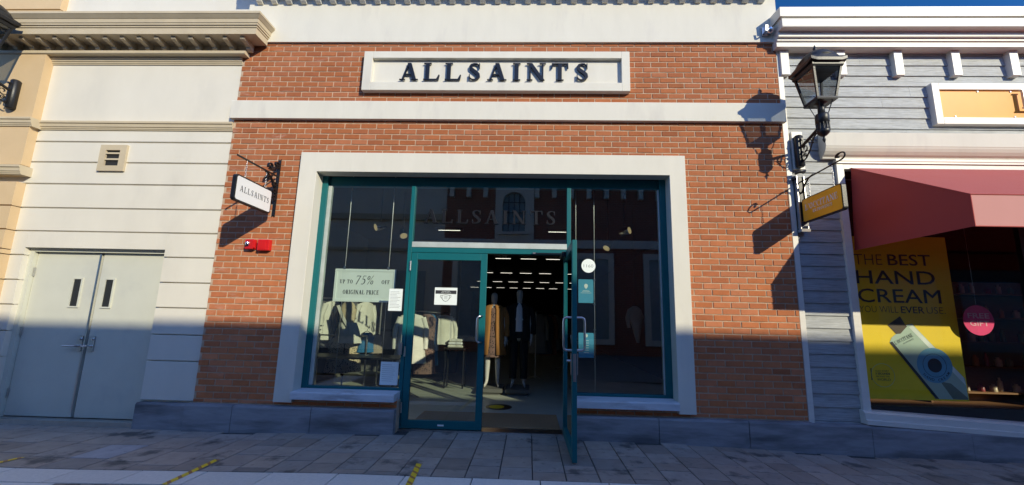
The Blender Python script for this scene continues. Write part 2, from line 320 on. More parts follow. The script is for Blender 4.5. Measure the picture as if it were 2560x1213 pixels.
def glyph_prisms(mb, ch, P0, Rr, Uu, size, depth, xs=1, wt=1, slant=0):
    w, strokes = G(ch); Rr = Vector(Rr); Uu = Vector(Uu); Nn = Rr.cross(Uu).normalized()
    def P(x, z): return Vector(P0)+Rr*((x*xs+slant*z)*size)+Uu*(z*size)
    k = 0
    def add(pts):
        nonlocal k
        e = Nn*(.00035*k); k += 1
        mb.slab([p+e for p in pts], Nn*depth)
    for s in strokes:
        if s[0] == 'b':
            _, x0, x1, z0, z1 = s
            if x1-x0 < .3 and z1-z0 > .4:
                c = (x0+x1)/2; hw = (x1-x0)/2*wt; x0, x1 = c-hw, c+hw
            add([P(x0,z0), P(x1,z0), P(x1,z1), P(x0,z1)])
        elif s[0] == 'p': add([P(*q) for q in s[1]])
        elif s[0] == 'l':
            _, x0, z0, x1, z1, wd = s; wd *= wt*1.03
            add([P(x0-wd/2,z0), P(x0+wd/2,z0), P(x1+wd/2,z1), P(x1-wd/2,z1)])
        elif s[0] in 'co':
            if s[0] == 'o':
                _, cx, cz, rx, rz = s; pts = []
                for i in range(21):
                    a = 2*PI*i/20; pts.append((cx+rx*.82*math.cos(a), cz+rz*.95*math.sin(a), .055+.115*abs(math.cos(a))**1.3 if rx > .2 else .05+.03*abs(math.cos(a))))
            else: pts = s[1]
            L_, R_ = [], []
            for i, (x, z, wd) in enumerate(pts):
                a = pts[max(i-1, 0)]; b = pts[min(i+1, len(pts)-1)]
                if s[0] == 'o' and i in (0, len(pts)-1): a = pts[-2]; b = pts[1]
                dx, dz = b[0]-a[0], b[1]-a[1]; l = math.hypot(dx, dz) or 1; nx, nz = -dz/l, dx/l
                wd *= wt
                L_.append((x+nx*wd/2, z+nz*wd/2)); R_.append((x-nx*wd/2, z-nz*wd/2))
            n = len(pts); vs = [P(*q) for q in L_]+[P(*q) for q in R_]; vs += [v+Nn*depth for v in vs]
            fs = []
            for i in range(n-1):
                fs += [(i, i+1, n+i+1, n+i), (2*n+i, 3*n+i, 3*n+i+1, 2*n+i+1), (i, 2*n+i, 2*n+i+1, i+1), (n+i, n+i+1, 3*n+i+1, 3*n+i)]
            fs += [(0, n, 3*n, 2*n), (n-1, 3*n-1, 4*n-1, 2*n-1)]
            mb.faces(vs, fs); k += 1
    return w*xs*size
def serif_text(mb, txt, P0, R_, U_, size, depth, space=.1, xs=1, wt=1, slant=0):
    x = 0
    for ch in txt:
        w = glyph_prisms(mb, ch, Vector(P0)+Vector(R_)*x, R_, U_, size, depth, xs, wt, slant); x += w+space*size
    return x-space*size
def serif_width(txt, size, space=.1, xs=1): return sum(G(c)[0]*xs*size+space*size for c in txt)-space*size
def sans_text(mb, txt, P0, R_, U_, size, depth=.001, bold=0, width=None, align='L'):
    cu = bpy.data.curves.new('t', 'FONT'); cu.body = txt; cu.size = size/.729; cu.offset = bold*size; cu.resolution_u = 3
    o = bpy.data.objects.new('t', cu); me = bpy.data.meshes.new_from_object(o)
    R_ = Vector(R_); U_ = Vector(U_); Nn = R_.cross(U_).normalized()
    xs = [v.co.x for v in me.vertices]; w = max(xs)-min(xs); m0 = min(xs); k = (width/w) if width else 1
    off = -w*k/2 if align == 'C' else 0
    vs = [Vector(P0)+R_*((v.co.x-m0)*k+off)+U_*v.co.y+Nn*depth for v in me.vertices]
    mb.faces(vs, [tuple(p.vertices) for p in me.polygons])
    bpy.data.objects.remove(o); bpy.data.curves.remove(cu); bpy.data.meshes.remove(me)
X = (1, 0, 0); Z = (0, 0, 1)

# ------------------------------------------------------------------ ground
def gz(x):
    if x < -1.5: return max(-.05, -.045*(-1.5-x)/2.4)
    if x > 1.5: return -.075*min(1, (x-1.5)/2.4)-.012*max(0, min(3, x-3.9))
    return 0
g = MB()
xs_ = [-250,-12,-8,-3.9,-1.5,1.5,3.9,6.9,12,250]
for y0, y1 in ((-250,-30),(-30,-14),(-14,-8),(-8,-3),(-3,.3)):
    for a, b in zip(xs_, xs_[1:]): g.poly([(a,y0,gz(a)-.012),(b,y0,gz(b)-.012),(b,y1,gz(b)-.012),(a,y1,gz(a)-.012)])
g.poly([(-250,.3,-.14),(250,.3,-.14),(250,250,-.14),(-250,250,-.14)])
struct(g.build('ground', M['joint'], recalc=False))
pv = MB(); rr = random.Random(3)
def paver(mb, x0, x1, y0, y1, c, gap=.0035, t=.012):
    x0 += gap; x1 -= gap; y0 += gap; y1 -= gap; e = .003; dz = rr.uniform(-.0012, .0012)
    T = [(x0+e,y0+e),(x1-e,y0+e),(x1-e,y1-e),(x0+e,y1-e)]; B = [(x0,y0),(x1,y0),(x1,y1),(x0,y1)]
    vs = [(x,y,gz(x)+dz) for x,y in T]+[(x,y,gz(x)+dz-.011) for x,y in B]
    mb.faces(vs, [(0,1,2,3),(0,4,5,1),(1,5,6,2),(2,6,7,3),(3,7,4,0)], color=c)
def pcol(b=.30, v=.05):
    k = b*.95*(1+rr.gauss(0, .10)); w = rr.random()
    return (k*(1.12+.10*w), k*1.0, k*(.86-.07*w))
x = .096-.285*70; i = 0
while x < 14:
    big = x < -3.45
    w = .39 if big else .285
    y = .28 if -1.55 < x < .5 else .05; y -= rr.choice([0, .1, .14, .2])
    if x < -4.2: y = .26-rr.random()*.2
    while y > -1.225:
        l = rr.choice([.36, .30, .39]) if big else rr.choice([.285, .285, .285, .19, .285])
        y2 = max(y-l, -1.228)
        if y2 < -1.228+.04 : y2 = -1.228
        c = pcol()
        if big and abs(x+.2+4.09) < .2 and abs((y+y2)/2+.86) < .2: c = (.38,.375,.38)
        paver(pv, x, x+w, y2, y, c); y = y2
    x += w; i += 1
struct(pv.build('pavement', M['pave'], recalc=False))
pb = MB()
k0 = -3.84-.565*18
for k in range(46): 
    v = .76*(1+rr.gauss(0,.05)); paver(pb, k0+k*.565, k0+(k+1)*.565, -1.51, -1.232, (v, v*.94, v*.82))
for k in range(8):
    v = .75*(1+rr.gauss(0,.05)); paver(pb, -4.25, -3.70, -1.515-.565*(k+1), -1.515-.565*k, (v, v*.94, v*.82))
struct(pb.build('pale_paving_band', M['palepave'], recalc=False))
bp_ = MB()
for xa, xb in ((-9,-4.25),(-3.70,9)):
    x = xa; j = 0
    while x < xb-.02:
        x2 = min(x+.105, xb); y = -1.515-(.1 if j % 2 else 0)
        if j % 2: paver(bp_, x, x2, -1.615, -1.515, (.15,.115,.095), gap=.003)
        while y > -4.2:
            v = rr.uniform(.8, 1.15); paver(bp_, x, x2, y-.21, y, (.29*v,.22*v,.17*v), gap=.003); y -= .21
        x = x2; j += 1
struct(bp_.build('brown_paving', M['pave'], recalc=False))
struct(MB().box(-16,16,-10.9,-4.2,-.02,-.006).build('street_surface', mat('street', (.14,.135,.13), .85, bump=.2)))

# ------------------------------------------------------------------ brick shop building
bb = thing('brick_shop_building', 'red brick shop building with white stone bands and teal framed shopfront', 'building', (-.4, 0, 0))
RB = random.Random(11)
bw, ch_ = .2105, .0744; z0c = 3.804 % ch_
OP = (-2.9, 1.84, .345, 3.3); DR = (-1.52, .50, 0, .345)
def minus(x0, x1, z0, z1):
    for a, b, c, d in (OP, DR):
        if c <= (z0+z1)/2 < d:
            if x1 <= a or x0 >= b: continue
            r = []
            if x0 < a: r.append((x0, a))
            if x1 > b: r.append((b, x1))
            return r
    return [(x0, x1)]
bk = MB(); pal = [(.50,.168,.066),(.475,.155,.059),(.52,.180,.075),(.455,.149,.062),(.49,.172,.077),(.53,.192,.088)]
row = 0; z = z0c
while z < 4.97:
    za, zb = max(z, .262), min(z+ch_, 4.966)
    if zb-za > .02:
        x = -3.965-(bw/2 if row % 2 else 0)+.03
        while x < 3.16:
            xa, xb = max(x, -3.965+(.0 if row % 2 else .004)), min(x+bw, 3.165)
            for p, q in (minus(xa, xb, za, zb) if xb-xa > .03 else []):
                if q-p < .03: continue
                g_ = .0054; a, b, c, d = p+g_, q-g_, za+g_, zb-g_
                yf = RB.uniform(-.0015, .0015); e = .0025; t = (RB.uniform(-.0012,.0012), RB.uniform(-.0012,.0012))
                cc = RB.choice(pal); k = RB.gauss(1, .04); 
                if RB.random() < .03: k *= .85
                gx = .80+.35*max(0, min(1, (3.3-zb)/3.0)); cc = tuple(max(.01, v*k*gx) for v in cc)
                jx = [RB.uniform(-.0012, .0012) for _ in range(4)]
                vs = [(a+e, yf+t[0], c+e+jx[0]), (b-e, yf+t[1], c+e+jx[1]), (b-e, yf-t[0], d-e+jx[2]), (a+e, yf-t[1], d-e+jx[3]),
                      (a, .012, c), (b, .012, c), (b, .012, d), (a, .012, d)]
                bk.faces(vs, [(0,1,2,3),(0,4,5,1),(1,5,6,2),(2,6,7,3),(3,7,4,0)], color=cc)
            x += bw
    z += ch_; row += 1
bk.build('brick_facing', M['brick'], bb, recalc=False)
w = MB(); w.box(-3.96,OP[0]+.02,.0055,.30,-.1,5.0); w.box(OP[1]-.02,3.16,.0055,.30,-.1,5.0); w.box(OP[0]+.02,OP[1]-.02,.0055,.30,3.28,5.0)
w.box(OP[0]+.02,-1.52,.008,.115,-.1,.345); w.box(.50,OP[1]-.02,.008,.115,-.1,.345)
w.build('wall', M['mortar'], bb)
# plinth blocks
def plinth(xs, y0, y1, zt, zb=-.2, parent=None, y1s=None):
    for a, b in zip(xs, xs[1:]):
        m_ = MB(); m_.profx([(y1, zb), (y0, zb), (y0, zt-.022), (y0+.014, zt), (y1, zt)], a+.0035, b-.0035)
        m_.build('plinth_block', M['plinth'], parent)
plinth([-3.99,-3.42,-2.49,-1.522], -.075, .11, .256, parent=bb)
plinth([.502,1.47,2.46,3.17], -.075, .11, .256, parent=bb)
# white string course, fascia, cornice
MB().profx([(.0,3.841),(-.05,3.845),(-.05,4.088),(-.045,4.096),(.0,4.096)], -3.985, 3.185).build('string_course', M['white'], bb)
w = MB(); w.profx([(.3,4.968),(-.03,4.968),(-.03,5.75),(.3,5.75)], -3.95, 3.19)
w.build('fascia', M['white'], bb)
w = MB(); w.profx([(.3,5.72),(-.335,5.72),(-.335,5.80),(-.345,5.81),(-.345,5.87),(-.38,5.93),(-.385,6.0),(.3,6.0)], -3.87, 3.20)
w.box(-3.87,3.19,-.1,.3,6.0,6.4)
w.build('cornice', M['white'], bb)
def modillion(parent, x, y0, zt, zb, depth, w_, m_):   # S shaped bracket below a soffit
    pr = [(y0, zt), (y0-depth, zt), (y0-depth, zt-.03)]
    n = 8; H = zt-.03-zb
    for i in range(1, n+1):
        t = i/n; pr.append((y0-depth+(depth-.055)*(.5-.5*math.cos(PI*min(1, t*1.35))), zt-.03-H*.78*t))
    pr += [(y0-.062, zb+.055), (y0-.06, zb+.02), (y0-.03, zb), (y0, zb)]
    b = MB(); b.profx(pr, x-w_/2, x+w_/2); return b.build('modillion', m_, parent)
m0 = modillion(bb, -3.79, -.03, 5.72, 5.535, .24, .075, M['white'])
for k in range(1, 34):
    c = m0.copy(); col.objects.link(c); c.parent = bb; c.location = (k*.2055, 0, 0)
# white surround of the shopfront
def rectring(mb, xo0, xo1, zo0, zo1, xi0, xi1, zi0, zi1, y0, y1, bottom=True):
    mb.box(xo0, xi0, y0, y1, zo0, zo1); mb.box(xi1, xo1, y0, y1, zo0, zo1); mb.box(xi0, xi1, y0, y1, zi1, zo1)
    if bottom: mb.box(xi0, xi1, y0, y1, zo0, zi0)
w = MB()
w.slab([(-2.968,-.05,.30),(-2.745,-.05,.30),(-2.745,-.05,3.12),(1.705,-.05,3.12),(1.705,-.05,.30),(1.902,-.05,.30),(1.902,-.05,3.378),(-2.968,-.05,3.378)], (0,.17,0))
w.build('window_surround', M['white'], bb, bevel=.004)
for a, b in ((-2.74,-1.528),(.506,1.70)):
    w = MB(); w.profx([(.118,.345),(-.105,.345),(-.105,.415),(-.098,.432),(.118,.440)], a, b); w.build('window_sill', M['sill'], bb, bevel=.004)

# teal shopfront frame
yf, yb = .12, .20
w = MB()
w.box(-2.775,-2.675,yf,yb,.435,3.13); w.box(1.632,1.76,yf,yb,.435,3.13); w.box(-2.675,1.632,yf+.048,yb+.02,2.998,3.13)
w.box(-2.675,-1.558,yf+.003,yb,.435,.470); w.box(.506,1.632,yf+.003,yb,.435,.470)
w.box(-1.556,-1.506,yf-.004,yb,.0,2.997); w.box(.455,.506,yf-.004,yb,.0,2.997)
w.box(-1.506,.455,yf,yb,2.126,2.190)
w.build('shopfront_frame', M['teal'], bb, bevel=.003)
MB().box(-2.674,-2.625,yf+.03,yb-.01,.472,2.996).build('glazing_bead', M['bead'], bb); MB().box(1.612,1.631,yf+.03,yb-.01,.472,2.996).build('glazing_bead', M['bead'], bb)
w = MB(); w.box(-1.505,.454,yf-.006,yb-.02,2.192,2.262); w.build('transom_rail', M['bead'], bb, bevel=.003)
w = MB(); w.box(-1.515,.465,.08,.26,-.03,.014); w.build('door_threshold', M['steel'], bb)
def pane(x0, x1, z0, z1, y, name='window_pane', parent=bb, m='glass'):
    o = MB().poly([(x0,y,z0),(x1,y,z0),(x1,y,z1),(x0,y,z1)]).build(name, M[m], parent, recalc=False); return o
pane(-2.63,-1.556,.468,3.0,.152); pane(.506,1.62,.468,3.0,.152); pane(-1.506,.455,2.262,3.0,.146)
# transom letters: dark raised letters standing behind the glass
tw = serif_width('ALLSAINTS', .182, .23); sc = 1.70/tw
xx = -1.385
for ch in 'ALLSAINTS':
    b = MB(); adv = glyph_prisms(b, ch, (xx,.146,2.512), X, Z, .178, .022, xs=sc*1.02); b.build('transom_letter', M['black'], bb); xx += adv+.23*.182*sc
# doors
def door_leaf(x0, x1, y0, y1):
    w = MB(); w.box(x0, x0+.078, y0, y1, .018, 2.12); w.box(x1-.078, x1, y0, y1, .018, 2.12); w.box(x0+.078, x1-.078, y0, y1, 2.032, 2.12); w.box(x0+.078, x1-.078, y0, y1, .018, .112)
    return w
def dhandle(mb, side=-1, x=0, y=0):
    z0, z1 = 1.035, 1.34
    pts = [(x, y, z1), (x, y+side*.045, z1), (x, y+side*.066, z1-.010), (x, y+side*.074, z1-.035), (x, y+side*.074, z0+.035), (x, y+side*.066, z0+.010), (x, y+side*.045, z0), (x, y, z0)]
    mb.tube(pts, .0115, 10); return mb
d = door_leaf(-1.500,-.540,.112,.158).build('door', M['teal'], bb, bevel=.003)
pane(-1.424,-.616,.110,2.034,.135,'door_glass',d)
h = MB()
for s_ in (-1, 1):
    z0, z1, y_ = 1.03, 1.345, (.112 if s_ < 0 else .158); xh = -.578
    h.tube([(xh,y_,z1),(xh-.0,y_+s_*.05,z1),(xh-.03,y_+s_*.07,z1-.004),(xh-.05,y_+s_*.072,z1-.03),(xh-.055,y_+s_*.072,z0+.03),(xh-.03,y_+s_*.07,z0+.004),(xh,y_+s_*.05,z0),(xh,y_,z0)], .012, 10)
h.build('handle', M['steel'], d)
for zz in (1.95,.90,.25): MB().cyl((-1.503,.104,zz-.06),(-1.503,.104,zz+.06),.010).build('hinge', M['steel'], d)
MB().box(-1.575,-1.535,.088,.116,.86,1.0).build('door_release', M['steel'], d)
MB().box(-1.06,-.985,.108,.1115,.052,.070).build('door_plate', M['paper'], d)
# open leaf, hinged on the right mullion, swung out to the street
def sw(mb):  # rotate geometry built as closed (x from -.5..; hinge at x=.452,y=.112) by -88 degrees
    c, s_ = math.cos(math.radians(90.5)), math.sin(math.radians(90.5)); hx, hy = .462, .105
    mb.v = [(hx+(x-hx)*c-(y-hy)*s_, hy+(x-hx)*s_+(y-hy)*c, z) for x, y, z in mb.v]; return mb
od = sw(door_leaf(-.495,.458,.110,.156)).build('open_door', M['teal'], bb, bevel=.003)
sw(MB().poly([(-.42,.133,.11),(.382,.133,.11),(.382,.133,2.034),(-.42,.133,2.034)])).build('door_glass', M['glass'], od, recalc=False)
h = MB(); xh = -.455
for s_ in (-1, 1):
    y_ = .110 if s_ < 0 else .156; z0, z1 = 1.03, 1.345
    h.tube([(xh,y_,z1),(xh,y_+s_*.055,z1),(xh,y_+s_*.075,z1-.012),(xh,y_+s_*.08,z1-.04),(xh,y_+s_*.08,z0+.04),(xh,y_+s_*.075,z0+.012),(xh,y_+s_*.055,z0),(xh,y_,z0)], .012, 10)
sw(h).build('handle', M['steel'], od)
sw(MB().box(-.475,-.435,.098,.110,.80,1.0).box(-.475,-.435,.156,.168,.80,1.0).cyl((-.455,.168,.93),(-.455,.205,.93),.013).box(-.4985,-.4955,.118,.148,.74,1.0)).build('lock', M['steel'], od)
sw(MB().box(.12,.40,.160,.205,2.045,2.105)).build('door_closer', M['dark'], od, bevel=.004)
MB().bar([(.40,-.10,2.10),(.22,.02,2.12),(.05,.108,2.135)], .018, .012, Z).build('closer_arm', M['dark'], od)
MB().box(.03,.07,.095,.118,2.128,2.146).build('arm_bracket', M['steel'], od)
o = sw(MB().box(-.36,-.17,.1302,.1318,1.45,1.72)).build('entry_notice', M['paper'])
tag(o, 'folded white notice taped inside the glass of the open teal door', 'notice')
o.location = (0,0,0)

# main sign over the shop
sg = thing('shop_sign', 'long white framed fascia sign with black raised serif capitals on the brick', 'sign', (-.5,-.03,4.23))
w = MB(); x0, x1, z0, z1 = -2.255, 1.243, 4.236, 4.796
rectring(w, x0, x1, z0, z1, x0+.115, x1-.105, z0+.115, z1-.098, -.075, .0)
w.build('frame', M['white'], sg, bevel=.004)
MB().box(x0+.112,x1-.102,-.022,-.001,z0+.112,z1-.095).build('panel', M['white'], sg)
for ch, u0, u1 in zip('ALLSAINTS', (1001,1061,1115,1174,1222,1285,1320,1381,1442), (1047,1102,1156,1205,1269,1305,1368,1424,1473)):
    xa, xb = -2.255+(u0-909)/190., -2.255+(u1-909)/190.
    b = MB(); ww = G(ch)[0]; glyph_prisms(b, ch, (xa,-.033,4.398), X, Z, .243, .022, xs=(xb-xa)/(ww*.243)); b.build('letter', M['black'], sg)

# ------------------------------------------------------------------ shop interior
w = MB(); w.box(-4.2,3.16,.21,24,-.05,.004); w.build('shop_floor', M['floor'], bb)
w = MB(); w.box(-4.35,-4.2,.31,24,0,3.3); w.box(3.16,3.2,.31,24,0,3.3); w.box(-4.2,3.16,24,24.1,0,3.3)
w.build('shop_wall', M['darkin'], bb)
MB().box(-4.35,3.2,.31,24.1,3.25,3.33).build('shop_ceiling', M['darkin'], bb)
w = MB(); w.box(-4.2,-1.75,5.0,5.15,0.004,3.25); w.box(-4.199,-4.15,.4,5.0,.004,3.25); w.build('shop_partition', M['wallin'], bb)
MB().box(-1.45,.40,.30,1.03,.006,.014).build('door_mat_strip', M['mat'], bb)
bb.children[-1].name = 'entrance_matting'
def tl(x, y): pass
t0 = None
for ri, yy in enumerate((3.6, 7.5, 11.4, 15.3, 19.2)):
    for k in range(-5, 4):
        x = .62+k*.80+(.12 if ri % 2 else 0)
        if ri == 0 and k not in (-3, 0): continue
        if ri and not (-.155*(yy+4.75) < x < .085*(yy+4.75)): continue
        if t0 is None:
            t0 = thing('ceiling_light', 'short lit strip light on the dark shop ceiling', 'ceiling light', (x, yy, 3.25), 'strip lights in rows on the shop ceiling')
            MB().box(x-.30,x+.30,yy-.035,yy+.035,3.215,3.25).build('housing', M['dark'], t0)
            MB().cyl((x-.24,yy,3.203),(x+.24,yy,3.203),.0048).build('lamp_tube', M['tube'], t0)
        else: dup(t0, (x, yy, 3.25))
# ceiling spot lights seen in the two windows
def spot(x, y, z, ax, label):
    t = thing('ceiling_spotlight', label, 'spotlight', (x, y, 3.25), 'spotlights hung behind the shop windows')
    MB().cyl((x,y,3.25),(x,y,z+.08),.012).build('stem', M['dark'], t)
    d = Vector(ax).normalized(); c = Vector((x, y, z))
    MB().tube([c-d*.09, c-d*.07, c+d*.07, c+d*.075], [.03,.055,.062,.062], 16).build('housing', M['chrome'], t)
    MB().cyl(c+d*.076, c+d*.08, .052, 16).build('lens', M['spotlit'], t)
spot(-2.28,1.0,2.66,(-.6,-.5,-.3),'round spotlight glowing behind the left window between the two sign rods')
spot(-1.98,1.15,2.60,(.3,-.4,-.6),'dim spotlight behind the left window beside the teal upright')
spot(1.42,1.1,2.66,(.6,-.5,.1),'round spotlight glowing high behind the right hand shop window')
spot(1.22,1.35,2.50,(-.4,-.3,-.6),'dim spotlight just left of the glowing one in the right window')

# mannequins
def skin(name, verts, edges, radii, mt, parent, sub=2):
    me = bpy.data.meshes.new(name); off = Vector(parent.location); me.from_pydata([tuple(Vector(v)-off) for v in verts], edges, [])
    o = bpy.data.objects.new(name, me); col.objects.link(o); o.parent = parent
    s = o.modifiers.new('skin', 'SKIN'); s.use_smooth_shade = True
    lay = me.skin_vertices[0] if me.skin_vertices else None
    if lay is None:
        bpy.context.view_layer.objects.active = o; bpy.ops.mesh.customdata_skin_add(); lay = me.skin_vertices[0]
    for i, r in enumerate(radii): lay.data[i].radius = r if isinstance(r, tuple) else (r, r)
    lay.data[0].use_root = True
    q = o.modifiers.new('sub', 'SUBSURF'); q.levels = sub; q.render_levels = sub
    me.materials.append(mt); return o
def hand(verts, edges, radii, wi, hp, sx):
    # palm and five separate fingers hanging down from the wrist vertex wi
    P = Vector(hp); pi = len(verts); verts.append(P+Vector((0,0,-.05))); edges.append((wi, pi)); radii.append((.030,.016))
    for k, (dy, L_) in enumerate(((-.030,.062),(-.010,.075),(.010,.070),(.028,.055))):
        a = len(verts); verts += [P+Vector((0,dy,-.095)), P+Vector((-sx*.008,dy*1.1,-.095-L_*.55)), P+Vector((-sx*.022,dy*1.1,-.095-L_))]
        edges += [(pi, a), (a, a+1), (a+1, a+2)]; radii += [.010,.0085,.007]
    a = len(verts); verts += [P+Vector((-sx*.01,-.04,-.06)), P+Vector((-sx*.02,-.058,-.10))]; edges += [(pi, a), (a, a+1)]; radii += [.011,.008]
def mannequin(x, y, zb, label, female=True):
    t = thing('mannequin', label, 'mannequin', (x, y, zb), 'white mannequins standing inside the shop')
    s = .96 if female else 1.0
    V = []; E_ = []; Rd = []
    def add(px, py, pz, r, par=None):
        V.append(Vector((x+px, y+py, zb+pz*s))); Rd.append(r)
        if par is not None: E_.append((par, len(V)-1))
        return len(V)-1
    pel = add(0,0,.95,(.15,.105)); wst = add(0,0,1.12,(.115,.085),pel); ch1 = add(0,0,1.30,(.15,.105),wst); nb = add(0,.01,1.45,(.075,.06),ch1)
    nk = add(0,0,1.52,.048,nb); hd0 = add(0,-.01,1.60,(.062,.072),nk); hd = add(0,-.012,1.69,(.072,.090),hd0); ht = add(0,-.005,1.76,(.05,.06),hd)
    for sx in (-1, 1):
        sh = add(sx*.175,.01,1.41,.052,ch1); el = add(sx*.215,.03,1.12,.038,sh); wr = add(sx*.225,-.02,.885,.026,el)
        hand(V, E_, Rd, wr, V[wr], sx)
        hp = add(sx*.085,0,.88,.085,pel); kn = add(sx*.092,-.01,.49,.054,hp); cf = add(sx*.095,.01,.34,.050,kn); an = add(sx*.10,.02,.085,.032,cf)
        ft = add(sx*.115,-.06,.035,(.038,.024),an); toe = add(sx*.125,-.13,.018,(.032,.015),ft)
    skin('body', V, E_, Rd, M['skinwhite'], t)
    return t
m1 = mannequin(-.655, 2.62, .115, 'female mannequin in a long camel coat seen through the open doorway', True)
x, y, zb = -.655, 2.62, .115
MB().loft([(x,y,zb+1.40,.14,.10),(x,y,zb+1.2,.165,.125),(x,y,zb+1.05,.135,.11),(x,y,zb+.85,.185,.14),(x,y,zb+.52,.20,.15)], rip=.05).build('dress', M['floral'], m1)
def coat(cx, cy, zt, zb_, mt, parent, gap=.55, sh=.205, hem=.25):
    b = MB(); n = 24; secs = []
    for (z, rx, ry) in ((zt, .10, .085), (zt-.035, .17, .11), (zt-.10, sh, .125), (zt-.35, sh-.015, .145), (zt-.60, sh+.005, .15), (zb_, hem, .175)): secs.append((z, rx, ry))
    vs = []
    for i, (z, rx, ry) in enumerate(secs):
        g_ = gap*(.55+.45*i/5)
        for k in range(n):
            a = -PI/2+g_/2+(2*PI-g_)*k/(n-1); q = 1+.02*i/5*math.sin(9*a)
            vs.append((cx+rx*q*math.cos(a), cy+ry*q*math.sin(a), z))
    fs = [(i*n+k, i*n+k+1, (i+1)*n+k+1, (i+1)*n+k) for i in range(len(secs)-1) for k in range(n-1)]
    b.faces(vs, fs, True)
    for sx in (-1, 1):
        b.tube([(cx+sx*(sh-.04),cy+.01,zt-.07),(cx+sx*(sh+.025),cy+.03,zt-.22),(cx+sx*(sh+.045),cy+.03,zt-.38),(cx+sx*(sh+.045),cy-.02,zt-.56)], [.065,.062,.056,.052], 12)
    o = b.build('coat', mt, parent); so = o.modifiers.new('s', 'SOLIDIFY'); so.thickness = .012; return o
coat(x, y, zb+1.46, zb+.56, M['camel'], m1, .62)
m2 = mannequin(-.185, 2.68, .115, 'mannequin in a black suit with a white shirt front in the doorway', False)
x, y = -.185, 2.68
MB().loft([(x,y,zb+1.50,.075,.07),(x,y-.01,zb+1.42,.14,.105),(x,y-.02,zb+1.2,.13,.135),(x,y-.01,zb+.98,.10,.145)]).build('shirt', M['white_sign'], m2)
coat(x, y, zb+1.50, zb+.82, M['blackcloth'], m2, .72, .215, .22)
b = MB(); b.loft([(x,y,zb+1.0,.165,.13),(x,y,zb+.86,.17,.14)])
for sx in (-1, 1): b.loft([(x+sx*.085,y,zb+.9,.085,.105),(x+sx*.092,y,zb+.5,.075,.085),(x+sx*.10,y+.01,zb+.14,.065,.075)])
b.build('trousers', M['blackcloth'], m2)
for xx_, lb in ((-.655,'grey display plinth under the mannequin in the camel coat'),(-.185,'grey display plinth under the mannequin in the black suit')):
    o = MB().box(xx_-.21,xx_+.21,2.33,2.92,.05,.112).box(xx_-.17,xx_+.17,2.37,2.88,.004,.05).build('display_plinth', M['wallin'], bevel=.004); tag(o, lb, 'plinth', 'plinths under the mannequins')

# clothes rails
def rail(x0, y0, x1, y1, z, label, mt='steel'):
    t = thing('clothes_rail', label, 'clothes rail', ((x0+x1)/2, (y0+y1)/2, 0))
    MB().cyl((x0,y0,z),(x1,y1,z),.013).build('hanging_bar', M[mt], t)
    d = Vector((x1-x0, y1-y0, 0)).normalized(); p = Vector((-d.y, d.x, 0))
    for (x, y) in ((x0,y0),(x1,y1)):
        MB().cyl((x,y,.05),(x,y,z),.013).build('upright', M[mt], t)
        MB().tube([Vector((x,y,.02))-p*.24, Vector((x,y,.10)), Vector((x,y,.02))+p*.24], .011).build('foot', M[mt], t)
    return t
def garment(x, y, zt, L_, mt, label, ang=0, w_=.2, sleeves=True, flare=1.15, name='hanging_garment', cat='garment', group='clothes hanging on the shop rails', cuff=None, th=.05):
    t = thing(name, label, cat, (x, y, zt), group)
    b = MB(); b.loft([(0,0,-.03,.05,.025),(0,0,-.06,w_*.75,th*.8),(0,0,-.12,w_,th),(0,0,-L_*.5,w_*.92,th*1.1),(0,0,-L_,w_*flare,th*1.5)], n=28, rip=.10, rk=9, ph=x*7)
    if sleeves:
        for sx in (-1, 1): b.tube([(sx*(w_-.04),0,-.09),(sx*(w_+.03),0,-.30),(sx*(w_+.025),-.01,-.62)], [.05,.045,.04], 10)
    def place(mb):
        c, s_ = math.cos(ang), math.sin(ang); mb.v = [(x+v[0]*c-v[1]*s_, y+v[0]*s_+v[1]*c, zt+v[2]) for v in mb.v]; return mb
    place(b).build('fabric', M[mt], t)
    if cuff:
        b = MB()
        for sx in (-1, 1):
            for zz in (-.46,-.53,-.60): b.cyl((sx*(w_+.028),0,zz),(sx*(w_+.028),0,zz-.025),.047)
        place(b).build('cuff_stripe', M[cuff], t)
    place(MB().tube([(0,0,.055),(.015,0,.07),(.02,0,.05),(0,0,.02),(0,0,-.01)], .003, 6).tube([(-w_*.7,0,-.05),(0,0,0),(w_*.7,0,-.05)], .006, 6)).build('hanger', M['dark'], t)
    return t
rail(-3.95,2.3,-2.75,2.55,1.62,'chrome clothes rail behind the left window under the sale sign')
for a in ((-3.78,'greycloth','charcoal long garment leftmost on the left window rail',.95,None),(-3.58,'creamcloth','cream cardigan with black striped cuffs on the left window rail',.72,'blackcloth'),
          (-3.38,'blackcloth','black dress hanging next to the striped cuff cardigan',1.15,None),(-3.24,'greycloth','dark grey top hanging left of the beige slip',.8,None),
          (-3.02,'creamcloth','cream tie waist jacket in the sun on the left window rail',.66,None)):
    garment(a[0], 2.43+(a[0]+3.35)*.2, 1.60, a[3], a[1], a[2], ang=1.15, cuff=a[4])
rail(-3.55,1.95,-2.75,2.0,.98,'low rail behind the left window carrying skirts')
garment(-3.22,1.97,.98,.62,'leopard','leopard print skirt hanging low behind the left window',ang=.2,w_=.16,sleeves=False,name='hanging_skirt',cat='skirt')
garment(-3.0,2.02,.98,.60,'leopard','second leopard print skirt close behind the first on the low rail',ang=.5,w_=.14,sleeves=False,name='hanging_skirt',cat='skirt')
garment(-2.80,2.1,1.06,.36,'bluecloth','bright blue short top on the low rail behind the left window',ang=.5,w_=.13,sleeves=False)
garment(-2.66,2.2,1.02,.34,'taupecloth','small taupe top beside the bright blue one',ang=.5,w_=.10,sleeves=False)
